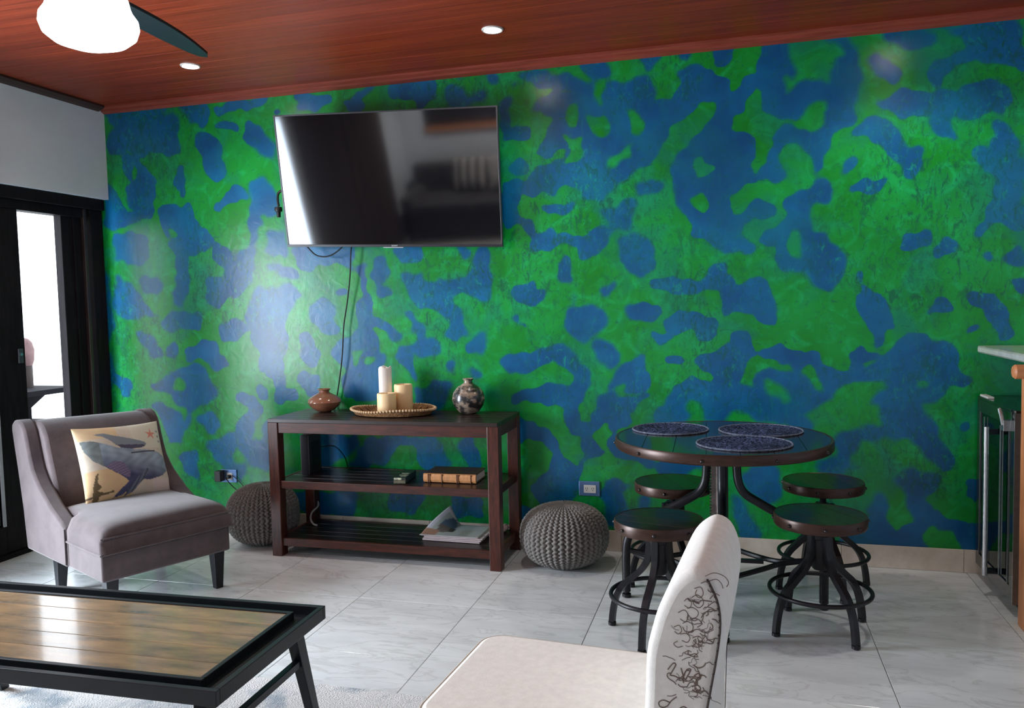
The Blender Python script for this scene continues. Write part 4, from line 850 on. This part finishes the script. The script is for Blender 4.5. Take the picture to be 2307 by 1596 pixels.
for s_ in (-1, 1):
    for j in range(nu+1):
        for i in range(nu+1):
            u, v = i/nu, 1-j/nu; vv.append(pil(u, v, s_)); y = j/nu
            n_ = .5+.5*math.sin(u*37+math.sin(y*23)*2)*math.sin(y*31+u*9)
            c = [.58-.05*n_, .51-.05*n_, .41-.04*n_]
            if u < .45 and y < .2: c = [.62, .43+.04*n_, .27]
            if u < .5 and y > .6: c = [.60, .40+.05*n_, .24]
            if u > .6 and y < .4: c = [.60,.57,.46]
            if u > .75 and y > .8: c = [.60,.50,.46]
            if s_ == -1:
                if pip(u, y, STAR): c = [.58,.22,.16]
                if pip(u, y, PLANT): c = [.12,.085,.04]
                if u < .3 and abs(y-.93+.1*u) < .012: c = [.12,.09,.05]
                if pip(u, y, W_BODY):
                    sh_ = min(1, max(0, (y-.30-.32*u)*4)); c = [.26*(1-sh_)+.060*sh_, .32*(1-sh_)+.065*sh_, .38*(1-sh_)+.13*sh_]
                    if u < .22: c = [.17,.20,.20]
                    c = [q*(.8+.4*n_) for q in c]
                if pip(u, y, W_THROAT): c = [.20,.16,.24] if int(y*60+u*20) % 2 else [.13,.11,.18]
                if pip(u, y, W_FIN): c = [.13,.15,.20] if (u+y*.6) % .05 > .02 else [.06,.07,.10]
                if pip(u, y, W_CALF): c = [.20,.23,.26] if y < .26+.12*u else [.075,.07,.11]
                if abs(y-.44) < .006 and .55 < u < .85: c = [.06,.06,.08]
                if .93 < u < .96 and int(y*40) % 3 == 0 and .12 < y < .34: c = [.25,.24,.25]
            cols.append(c)
for s_ in (0, 1):
    o_ = s_*(nu+1)**2
    for j in range(nu):
        for i in range(nu): q = o_+j*(nu+1)+i; ff.append((q, q+1, q+nu+2, q+nu+1) if s_ else (q, q+nu+1, q+nu+2, q+1))
pm_ = mesh('cushion_cover', vv, ff, True); ca = pm_.color_attributes.new('print', 'FLOAT_COLOR', 'POINT')
ca.data.foreach_set('color', [x for c in cols for x in (*c, 1)])
pw = thing('throw_pillow', 'square cream throw pillow printed with blue whales and a red starfish, on the armchair', 'pillow')
put('cushion_cover', pm_, attr_mat('pillow_print', 'print', .85, .15, 300), pw)
ax_ = Vector((.413, .911, 0)); bx_ = Vector((-.911, .413, 0))
pc = Vector((-2.859, 3.018, 0)) + ax_*.385 + bx_*.600 + Vector((0, 0, .650))
tl = math.radians(25); upv = (bx_*math.sin(tl)+Vector((0,0,1))*math.cos(tl)); nb_ = (bx_*math.cos(tl)-Vector((0,0,1))*math.sin(tl))
rr_ = math.radians(-2); rx = ax_*math.cos(rr_)+upv*math.sin(rr_); uz = -ax_*math.sin(rr_)+upv*math.cos(rr_)
pw.matrix_world = Matrix(((rx.x, nb_.x, uz.x, pc.x), (rx.y, nb_.y, uz.y, pc.y), (rx.z, nb_.z, uz.z, pc.z), (0,0,0,1)))

# ------------------------------------------------------------------ round table
rivme = MB().lathe([(0, 0), (.0085, .0), (.0075, .005), (.004, .0085), (0, .0095)], 12).me('rivet', True); rivme.materials.append(rivet_m)
def disc_planks(parent, R, z0, z1, n, m, name='plank'):
    for k in range(n):
        a0 = -R + 2*R*k/n + .0008; a1 = -R + 2*R*(k+1)/n - .0008; pts = []
        for s_ in (1, -1):
            for i in range(15):
                x_ = a0+(a1-a0)*i/14 if s_ == 1 else a1-(a1-a0)*i/14
                pts.append((x_, s_*math.sqrt(max(0, R*R-x_*x_))))
        # remove doubles at the ends
        q = [pts[0]]
        for p_ in pts[1:]:
            if (Vector(p_)-Vector(q[-1])).length > 1e-4: q.append(p_)
        if (Vector(q[0])-Vector(q[-1])).length < 1e-4: q.pop()
        P(name, MB().prism(q[::-1], 'z', z0, z1), m, parent, bevel=.0012)
rt = thing('round_table', 'round industrial crank table with dark top, bronze rim and curved iron legs', 'table', (-.077, 3.92, 0), math.radians(2))
top = P('tabletop', MB().lathe([(0, .768), (.485, .768), (.49, .772), (.49, .7985), (0, .7985)], 96), wood_round, rt, smooth=True)
disc_planks(top, .488, .7988, .812, 7, wood_round)
P('rim', MB().lathe([(.486, .766), (.497, .766), (.502, .772), (.502, .806), (.498, .813), (.490, .813), (.488, .811), (.486, .766)], 96), band, rt, smooth=True, label='bronze metal band around the top')
for k in range(10):
    a_ = 2*PI*(k+.22)/10
    put('rivet', rivme, None, rt, (.502*math.cos(a_), .502*math.sin(a_), .785), (0, PI/2, a_))
P('hub_plate', MB().lathe([(0, .745), (.13, .745), (.13, .768), (0, .768)], 40), iron, rt, smooth=True)
P('column', MB().lathe([(.030, .20), (.030, .745)], 28), iron_lt, rt, smooth=True, label='brushed metal column')
rk = MB().box(-.048, -.028, -.010, .010, .22, .74)
for k in range(34): rk.box(-.056, -.048, -.009, .009, .235+k*.0148, .242+k*.0148)
P('gear_rack', rk, iron_lt, rt)
P('collar', MB().lathe([(.030, .30), (.055, .30), (.055, .36), (.030, .37)], 28), iron, rt, smooth=True)
tl_pts = [(.070,.75),(.070,.66),(.078,.59),(.105,.54),(.165,.500),(.25,.452),(.34,.405),(.415,.352),(.452,.285),(.460,.20),(.460,.10),(.460,.03)]
lm = MB().tube([(r_, 0, z_) for r_, z_ in tl_pts], .021, 10, 5).me('leg', True); lm.materials.append(iron)
fm = MB().lathe([(.016, 0), (.022, .004), (.022, .018), (.012, .022), (.014, .035)], 16).me('foot', True); fm.materials.append(iron)
for k in range(4):
    a_ = PI/2*k
    L_ = put('leg', lm, None, rt, (0,0,0), (0,0,a_))
    put('foot', fm, None, L_, (.460, 0, 0))
for k in range(4):
    a_ = PI/2*k
    c, s_ = math.cos(a_), math.sin(a_)
    pts = [(.445, 0), (.34, .006), (.26, .022), (.185, .085), (.085, .185), (.022, .26), (.006, .34), (0, .445)]
    P('stretcher', MB().tube([(x*c-y*s_, x*s_+y*c, .235-.03*math.sin(PI*i/7)) for i, (x, y) in enumerate(pts)], .013, 8, 5), iron, rt, smooth=True)
P('crank_spokes', MB().box(-.19, .19, -.010, .010, .205, .222).box(-.010, .010, -.19, .19, .205, .222), iron, rt)
# placemats
mat_m = M('placemat', (.15,.20,.40), .9, spec=.2, c2=(.005,.009,.030), scale=110, bump=.5, bscale=160)
_r = [n for n in mat_m.node_tree.nodes if n.type == 'VALTORGB'][0]; _r.color_ramp.elements[0].position = .47; _r.color_ramp.elements[1].position = .66
matr = M('placemat_edge', (.22,.26,.36), .9, c2=(.05,.06,.09), scale=90)
def placemat(x, y, R, label, rot=0, sx=1.0):
    t = thing('placemat', label, 'placemat', (x, y, .8125), rot, 'round navy placemats')
    mb = MB()
    prof = [(0, .001)]
    nrg = int(R/.008)
    for i in range(1, nrg): prof += [(i*R/nrg, .0035), (i*R/nrg+.004, .0050)]
    prof += [(R-.003, .004), (R-.003, 0), (0, 0)]
    mb.lathe(prof, 72); m_ = mb.me('mat', True)
    for v_ in m_.vertices: v_.co.x *= sx
    put('mat', m_, mat_m, t)
    o = P('braided_edge', MB().tube([((R-.001)*sx*math.cos(a), (R-.001)*math.sin(a), .0045) for a in [2*PI*i/60 for i in range(60)]], .0042, 6, closed=True, spline=False), matr, t, smooth=True)
placemat(-.330, 4.09, .188, 'speckled navy placemat at the back left of the round table')
placemat(.106, 4.10, .195, 'speckled navy placemat at the back right of the round table', 0, 1.02)
placemat(.025, 3.715, .197, 'speckled navy placemat nearest the camera on the round table', .2, 1.06)

# ------------------------------------------------------------------ stools
def make_stool():
    t = thing('stool', 'x', 'stool', group='industrial swivel stools around the round table')
    seat = P('seat', MB().lathe([(0, .458), (.180, .458), (.186, .462), (.186, .488), (0, .488)], 64), wood_seat, t, smooth=True)
    disc_planks(seat, .186, .4885, .503, 4, wood_seat)
    P('band', MB().lathe([(.184, .456), (.191, .456), (.194, .461), (.194, .498), (.191, .504), (.187, .504), (.185, .502), (.184, .456)], 64), band, t, smooth=True, label='bronze metal band')
    for k in range(8):
        a_ = 2*PI*(k+.3)/8; put('rivet', rivme, None, t, (.194*math.cos(a_), .194*math.sin(a_), .480), (0, PI/2, a_))
    P('top_plate', MB().lathe([(0, .446), (.075, .446), (.085, .458), (0, .458)], 32), iron, t, smooth=True)
    P('screw_post', MB().lathe([(.017, .26)] + [(.017 if i % 2 else .0135, .262+i*.0048) for i in range(38)] + [(.017, .446)], 18), iron, t)
    P('hub', MB().lathe([(.028, .27), (.036, .28), (.036, .405), (.042, .41), (.042, .425), (.028, .43)], 28), iron, t, smooth=True)
    pts = [(.042,.425),(.046,.37),(.054,.325),(.085,.275),(.130,.232),(.170,.195),(.198,.150),(.214,.100),(.222,.055),(.226,.018)]
    lm_ = MB().tube([(r_, 0, z_) for r_, z_ in pts], [.0135]*6+[.0125]*4, 4, 5).me('leg', True); lm_.materials.append(iron)
    f_ = MB().lathe([(.013, 0), (.018, .003), (.018, .016), (.010, .020), (.012, .028)], 14).me('foot', True); f_.materials.append(iron)
    for k in range(4):
        L_ = put('leg', lm_, None, t, (0,0,0), (0,0,PI/2*k)); put('foot', f_, None, L_, (.226, 0, 0))
    P('foot_ring', MB().tube([(.212*math.cos(a), .212*math.sin(a), .178) for a in [2*PI*i/64 for i in range(64)]], .0095, 10, closed=True, spline=False), iron, t, smooth=True)
    return t
st0 = make_stool()
spots = [(.343, 3.697, 33, .012, 'stool right of the table nearest the camera, top tinted green by reflection', 1),
         (.408, 4.245, 19, .030, 'stool at the back right of the round table, against the wall', 1),
         (-.335, 3.488, 76, .0, 'stool at the front left of the round table, partly behind the cream chair', 1),
         (-.325, 4.142, 24, .020, 'stool at the back left, its seat under the table edge', 1)]
for i, (x, y, a_, dz, lb, _) in enumerate(spots):
    o = st0 if i == 0 else dup_tree(st0)
    o.location = (x, y, 0); o.rotation_euler = (0, 0, math.radians(a_)); o['label'] = lb
    for ch in o.children:
        if ch.name.split('.')[0] in ('seat', 'band', 'rivet', 'top_plate', 'screw_post'): ch.location.z += dz

# ------------------------------------------------------------------ coffee table and rug
ct = thing('coffee_table', 'low coffee table with black metal frame and glossy reclaimed wood top', 'coffee table', (-2.085, 2.073, 0), math.radians(1.6))
LX, LY, ZC = .735, .312, .45
def frame(x, y, wd, z0, z1): return MB().box(-x, x, y-wd, y, z0, z1).box(-x, x, -y, -y+wd, z0, z1).box(-x, -x+wd, -y+wd, y-wd, z0, z1).box(x-wd, x, -y+wd, y-wd, z0, z1)
P('outer_frame', frame(LX, LY, .018, .405, ZC), black_metal, ct, bevel=.002)
P('inner_frame', frame(LX-.085, LY-.060, .016, .415, ZC-.004), black_metal, ct, bevel=.002)
P('tray_floor', MB().box(-LX+.018, LX-.018, -LY+.018, LY-.018, .405, .419), black_metal, ct)
n = 5; yw = 2*(LY-.076)
for k in range(n):
    ya = -(LY-.076)+yw*k/n
    P('plank', MB().box(-LX+.101, LX-.101, ya+.0008, ya+yw/n-.0008, .419, ZC-.008), wood_top, ct, bevel=.0012)
for sx in (-1, 1):
    for sy in (-1, 1):
        x_ = sx*(LX-.085); yt, yf = sy*(LY-.075), sy*(LY+.02)
        a_, b_ = .026, .018
        P('leg', MB().add([(x_-.020, yt-a_, .405), (x_+.020, yt-a_, .405), (x_+.020, yt+a_, .405), (x_-.020, yt+a_, .405), (x_-.016+sx*.02, yf-b_, .013), (x_+.016+sx*.02, yf-b_, .013), (x_+.016+sx*.02, yf+b_, .013), (x_-.016+sx*.02, yf+b_, .013)],
                          [(0,1,2,3), (7,6,5,4), (0,4,5,1), (1,5,6,2), (2,6,7,3), (3,7,4,0)]), black_metal, ct, bevel=.002)
    P('stretcher', MB().box(sx*(LX-.078)-.012, sx*(LX-.078)+.012, -LY+.05, LY-.05, .255, .280), black_metal, ct, bevel=.002)
rug_m = M('rug_pile', (.72,.71,.70), .95, c2=(.30,.36,.42), scale=5, bump=1.0, bscale=160, sheen=.3)
r_ = [n for n in rug_m.node_tree.nodes if n.type == 'VALTORGB'][0]; r_.color_ramp.elements[0].position = .36; r_.color_ramp.elements[1].position = .50
rug = thing('area_rug', 'pale distressed grey-blue rug under the coffee table', 'rug', (-2.3, 1.45, 0))
nu, nv = 120, 100; vv = []; ff = []
for j in range(nv+1):
    for i in range(nu+1):
        vv.append((-1.35+2.7*i/nu, -1.25+2.5*j/nv, .0105+.0022*random.random()))
for j in range(nv):
    for i in range(nu): q = j*(nu+1)+i; ff.append((q, q+1, q+nu+2, q+nu+1))
o = put('pile', mesh('pile', vv, ff, True), rug_m, rug)
P('backing', MB().box(-1.345, 1.345, -1.245, 1.245, .001, .009), rug_m, rug)
fr_ = MB()
for k in range(160):
    x_ = -1.34+2.68*k/159; fr_.tube([(x_, 1.24, .008), (x_+random.uniform(-.004,.004), 1.262, .004)], .0022, 4, spline=False)
P('fringe', fr_, rug_m, rug)['kind'] = 'stuff'

# ------------------------------------------------------------------ cream dining chair in the foreground
dc = thing('dining_chair', 'cream upholstered dining chair printed with dark handwriting, in the foreground', 'chair', (-.478, 1.94, 0), math.radians(-4.2))
fp = [(.27,.40),(.278,.50),(.296,.58),(.302,.70),(.316,.765),(.331,.812),(.356,.863),(.384,.892),(.412,.904),(.444,.888),(.463,.846),(.469,.80),(.463,.738),(.446,.64),(.431,.555),(.425,.48),(.424,.33),(.27,.33)]
fps = []
for i in range(len(fp)):     # rounded outline through the same points
    p0, p1, p2, p3 = [Vector(fp[(i+q) % len(fp)]) for q in (-1, 0, 1, 2)]
    for k in range(3):
        s_ = k/3
        v_ = .5*((2*p1)+(-p0+p2)*s_+(2*p0-5*p1+4*p2-p3)*s_*s_+(-p0+3*p1-3*p2+p3)*s_**3) if 0 < i < 15 else p1.lerp(p2, s_)
        fps.append((v_.x, v_.y))
bo = P('backrest', MB().prism(fps, 'y', -.235, .235), linen, dc, bevel=.026, smooth=True)
bo.modifiers['bevel'].segments = 4
rp = [(lx, z) for lx, z in fp[9:17]]
P('trim_cord', MB().tube([(lx-.010, -.2385, z-.004) for lx, z in rp], .0028, 6, 3), M('cord_brown', (.055,.035,.028), .6), bo, smooth=True, label='dark beaded cord along the back seam')
nh = MB()
for k in range(26):
    t_ = k/26*(len(rp)-1.01); i = int(t_); f_ = t_-i
    lx = rp[i][0]*(1-f_)+rp[i+1][0]*f_-.010; z = rp[i][1]*(1-f_)+rp[i+1][1]*f_-.004
    nh.lathe([(0, -.0035), (.003, 0), (0, .0035)], 6, (lx, -.2405, z))
P('nail_heads', nh, M('nail', (.04,.03,.025), .4), bo)['kind'] = 'stuff'
STROKES = [[(0.413,0.89),(0.431,0.899),(0.451,0.894),(0.46,0.882),(0.456,0.872)],[(0.422,0.881),(0.435,0.886),(0.445,0.879),(0.449,0.868)],[(0.404,0.874),(0.415,0.879),(0.422,0.87),(0.425,0.857),(0.418,0.862)],[(0.391,0.862),(0.404,0.866),(0.409,0.853),(0.402,0.843),(0.393,0.85),(0.396,0.86)],[(0.385,0.842),(0.396,0.849),(0.407,0.842),(0.409,0.831),(0.4,0.822),(0.389,0.829),(0.391,0.839)],[(0.37,0.833),(0.378,0.84),(0.385,0.831),(0.38,0.819),(0.37,0.824)],[(0.376,0.818),(0.387,0.821),(0.398,0.814),(0.396,0.803),(0.385,0.798),(0.376,0.807)],[(0.357,0.807),(0.37,0.814),(0.378,0.803),(0.372,0.789),(0.361,0.794)],[(0.381,0.798),(0.39,0.793),(0.399,0.797),(0.405,0.788),(0.396,0.78)],[(0.366,0.785),(0.377,0.79),(0.387,0.783),(0.385,0.771),(0.372,0.768),(0.366,0.777)],[(0.348,0.775),(0.359,0.78),(0.364,0.769),(0.357,0.761),(0.349,0.766)],[(0.386,0.771),(0.397,0.776),(0.407,0.771),(0.419,0.774),(0.423,0.784)],[(0.361,0.761),(0.374,0.764),(0.381,0.755),(0.375,0.745),(0.364,0.748)],[(0.386,0.756),(0.397,0.761),(0.406,0.756),(0.405,0.744),(0.394,0.745),(0.388,0.752)],[(0.384,0.74),(0.395,0.737),(0.406,0.742)],[(0.355,0.745),(0.347,0.739),(0.355,0.732),(0.366,0.736)],[(0.369,0.721),(0.38,0.719),(0.392,0.723),(0.397,0.716)],[(0.334,0.681),(0.345,0.696),(0.351,0.694),(0.343,0.678),(0.339,0.67),(0.348,0.669),(0.361,0.664)],[(0.362,0.688),(0.369,0.665),(0.376,0.674),(0.382,0.688),(0.373,0.685),(0.365,0.663),(0.376,0.662)],[(0.388,0.698),(0.397,0.693),(0.408,0.698),(0.413,0.706)],[(0.389,0.675),(0.399,0.682),(0.402,0.672),(0.393,0.664),(0.389,0.657)],[(0.384,0.651),(0.395,0.656),(0.402,0.649),(0.393,0.64),(0.385,0.645)],[(0.339,0.609),(0.324,0.613),(0.314,0.606),(0.318,0.597),(0.331,0.6),(0.34,0.613),(0.352,0.624)],[(0.361,0.59),(0.359,0.6),(0.368,0.605),(0.376,0.598),(0.372,0.587)],[(0.422,0.843),(0.433,0.855),(0.442,0.852)],[(0.418,0.827),(0.431,0.838),(0.438,0.835)],[(0.411,0.812),(0.425,0.822),(0.432,0.817)]]
sk = MB()
for s_ in STROKES:
    sk.tube([(lx+.016, -.2352, z) for lx, z in s_], .0009 if s_[0][1] > .70 else .0014, 5, 4)
rs = random.Random(3)
for k in range(60):    # fine flourishes of the crest and of the writing round it
    z0 = rs.uniform(.62, .84); cx_ = .388+.035*(z0-.62)/.2 + rs.gauss(0, .016)
    q = [(cx_, z0)]; a_ = rs.uniform(0, 6.28)
    for i_ in range(rs.randint(3, 6)):
        a_ += rs.uniform(-1.3, 1.3); q.append((q[-1][0]+.007*math.cos(a_), q[-1][1]+.006*math.sin(a_)))
    sk.tube([(x_, -.2353, z_) for x_, z_ in q], rs.choice((.0004, .0006, .0009)), 4, 3)
P('script_print', sk, ink, bo, label='dark handwritten script and crest print')['kind'] = 'stuff'
# seat
def rrect(x0, x1, y0, y1, r, n=6):
    o_ = []
    for cx_, cy_, a0 in ((x1-r*.3, y1-r*.3, 0), (x0+r, y1-r, PI/2), (x0+r, y0+r, PI), (x1-r*.3, y0+r*.3, 1.5*PI)):
        rr2 = r if cx_ < x1-r*.5 else r*.3
        for i in range(n+1): a = a0+PI/2*i/n; o_.append((cx_+rr2*math.cos(a), cy_+rr2*math.sin(a)))
    return o_
rc = rrect(-.255, .285, -.25, .25, .065)
P('seat', MB().prism(rc, 'z', .375, .497), linen, dc, bevel=.014, smooth=True)
P('piping', MB().tube([(x*1.004, y*1.006, .488) for x, y in rc], .0042, 8, closed=True, spline=False), M('piping_cream', (.50,.44,.38), .8), dc, smooth=True)
for (lx, ly) in ((-.22, -.215), (-.22, .215), (.385, -.20), (.385, .20)):
    P('leg', MB().add([(lx-.022, ly-.022, .38), (lx+.022, ly-.022, .38), (lx+.022, ly+.022, .38), (lx-.022, ly+.022, .38), (lx-.015, ly-.015, 0), (lx+.015, ly-.015, 0), (lx+.015, ly+.015, 0), (lx-.015, ly+.015, 0)],
                      [(0,1,2,3), (7,6,5,4), (0,4,5,1), (1,5,6,2), (2,6,7,3), (3,7,4,0)]), leg_black, dc, bevel=.002)

# ------------------------------------------------------------------ bar counter and wine cooler
bc = thing('bar_counter', 'pale stone bar counter resting on an orange wooden beam and post', 'counter', (1.19, 4.0, 0))
stone = M('stone_pale', (.56,.57,.52), .18, c2=(.44,.46,.43), scale=14, coat=.3)
P('countertop', MB().box(0, 1.40, -1.4, D-4.0-.004, 1.158, 1.196), stone, bc, bevel=.009, smooth=True)
P('under_board', MB().box(.12, 1.36, .0, .62, 1.130, 1.158), black_matte, bc)
P('beam', MB().lathe([(.0, 0), (.024, 0), (.031, .008), (.031, 1.30)], 32), wood_orange, bc, (-.055, -.12, 1.1245), (0, PI/2, 0), smooth=True, label='round orange wooden beam')
P('post', MB().box(-.008, .092, -.17, -.07, 0, 1.0925), wood_orange, bc, bevel=.006, label='orange wooden post')
wc = thing('wine_cooler', 'black glass-fronted wine cooler with tall steel handle under the bar counter', 'wine cooler', (1.19, 4.32, 0))
gloss = M('black_glass', (.006,.010,.010), .04, spec=1.0, ior=1.9)
P('cabinet', MB().box(.035, .60, -.30, .295, .05, .925), M('cabinet_brown', (.045,.018,.012), .35, var=.3, scale=6, stretch=(8,8,1)), wc, bevel=.003, label='dark brown side panel')
P('toe_kick', MB().box(.06, .58, -.28, .29, 0, .05), black_matte, wc)
P('top_panel', MB().box(.0, .60, -.30, .297, .925, .938), gloss, wc, bevel=.002)
dr = P('door', MB().box(.0, .034, -.292, -.238, .06, .925).box(.0, .034, .245, .295, .06, .925).box(0, .034, -.238, .245, .86, .925).box(0, .034, -.238, .245, .06, .125), gloss, wc, bevel=.002)
P('glass_pane', MB().box(.006, .012, -.238, .245, .125, .86), gm2, dr)
P('steel_edge', MB().box(-.003, .036, -.299, -.292, .055, .928), chrome, dr)
P('handle_reflection', MB().box(-.003, .001, .165, .171, .17, .845), chrome, dr)  # the handle's reflection in the glossy front, built as a thin bright strip
hd = P('handle', MB().tube([(-.045, -.035, .10), (-.045, -.035, .825)], .0125, 14, spline=False), chrome, dr, smooth=True, label='tall brushed steel bar handle')
P('mount', MB().box(-.047, .004, -.043, -.027, .790, .815).box(-.047, .004, -.043, -.027, .112, .137), black_metal, hd)
P('inner_frame', MB().box(-.002, .004, -.085, -.080, .125, .84).box(-.002, .004, -.215, -.210, .125, .84), chrome, dr)
lkk = P('hinge_lock', MB().box(-.03, .004, -.235, -.205, .835, .885).tube([(-.028, -.17, .93), (-.026, -.19, .90), (-.026, -.22, .86)], .010, 8), chrome, dr, bevel=.002)
for k in range(6):
    P('shelf', MB().box(.05, .07, -.23, .24, .175+k*.115, .215+k*.115), M('shelf_wood', (.30,.22,.13), .5, var=.15), wc)
kn = P('knife_rest', MB().box(0, .03, -.02, .11, 0, .010), white_plastic, loc=(1.195, 4.48, .9385), bevel=.002)
kn.name = 'remote_control'; tag(kn, 'small slim white object lying on top of the wine cooler at the wall end', 'remote control')

# ------------------------------------------------------------------ what the television screen mirrors: the sitting end of the room
sf = thing('sofa', 'charcoal sofa against the wall behind the camera, mirrored in the television', 'sofa', (-3.05, YF+.06, 0))
char = M('sofa_charcoal', (.045,.045,.05), .9, var=.15, scale=20, sheen=.3)
P('base', MB().box(-.95, .95, 0.02, .88, .10, .40), char, sf, bevel=.02)
P('backrest', MB().box(-.95, .95, .0, .22, .40, .86), char, sf, bevel=.04)
P('arm', MB().box(-.95, -.78, 0, .88, .10, .60), char, sf, bevel=.04); P('arm', MB().box(.78, .95, 0, .88, .10, .60), char, sf, bevel=.04)
P('seat_cushion', MB().box(-.775, -.005, .22, .90, .40, .50), char, sf, bevel=.03); P('seat_cushion', MB().box(.005, .775, .22, .90, .40, .50), char, sf, bevel=.03)
for lx in (-.88, .88):
    for ly in (.08, .80): P('leg', MB().box(lx-.03, lx+.03, ly-.03, ly+.03, 0, .10), leg_black, sf)
str_m = M('pillow_striped', (.5,.5,.5), .9); nt = str_m.node_tree
wv = nt.nodes.new('ShaderNodeTexWave'); wv.inputs['Scale'].default_value = 2.6; wv.bands_direction = 'X'
rp_ = nt.nodes.new('ShaderNodeValToRGB'); rp_.color_ramp.interpolation = 'CONSTANT'; rp_.color_ramp.elements[0].color = (.03,.03,.035,1); rp_.color_ramp.elements[1].position = .55; rp_.color_ramp.elements[1].color = (.6,.58,.56,1)
tcn = [n for n in nt.nodes if n.type == 'TEX_COORD'][0]
nt.links.new(tcn.outputs['Object'], wv.inputs['Vector']); nt.links.new(wv.outputs['Color'], rp_.inputs[0]); nt.links.new(rp_.outputs[0], nt.nodes['Principled BSDF'].inputs['Base Color'])
pil_pale = M('pillow_pale', (.55,.54,.52), .9, c2=(.30,.29,.29), scale=9)
for (px_, rz_, m_, lb) in ((-.10, .1, str_m, 'black and white striped pillow on the sofa mirrored in the television'), (.38, -.25, pil_pale, 'pale patterned pillow on the sofa mirrored in the television')):
    pt = thing('throw_pillow', lb, 'pillow', (-3.05+px_, YF+.42, .74), rz_)
    me2 = pm_.copy(); me2.materials.clear(); me2.materials.append(m_)
    o = put('cushion_cover', me2, None, pt); o.rotation_euler = (.3, 0, 0)
pic = thing('wall_picture', 'dark framed picture above the sofa, mirrored in the television', 'picture', (-2.85, YF, 1.50))
P('frame', MB().box(-.95, .95, .0, .035, -.28, -.20).box(-.95, .95, .0, .035, .40, .44), wood_orange, pic, bevel=.003)
P('canvas', MB().box(-.94, .94, .001, .02, -.20, .40), M('picture_dark', (.012,.012,.014), .5, var=.4, scale=3), pic)
cu = thing('curtain', 'dark brown curtain beside the glass door behind the camera, mirrored in the television', 'curtain', (-4.09, .72, 0))
cp = [( .05*math.sin(i*1.3), -1.45+2.33*i/46) for i in range(47)]
P('cloth', MB().prism([(x+.012, y) for x, y in cp]+[(x-.012, y) for x, y in cp[::-1]], 'z', .02, 2.36), M('curtain_brown', (.05,.032,.022), .8, var=.3, scale=5, stretch=(8,8,.5)), cu, smooth=True)
P('rod', MB().tube([(0, -1.5, 2.38), (0, .95, 2.38)], .014, 12, spline=False), black_metal, cu)
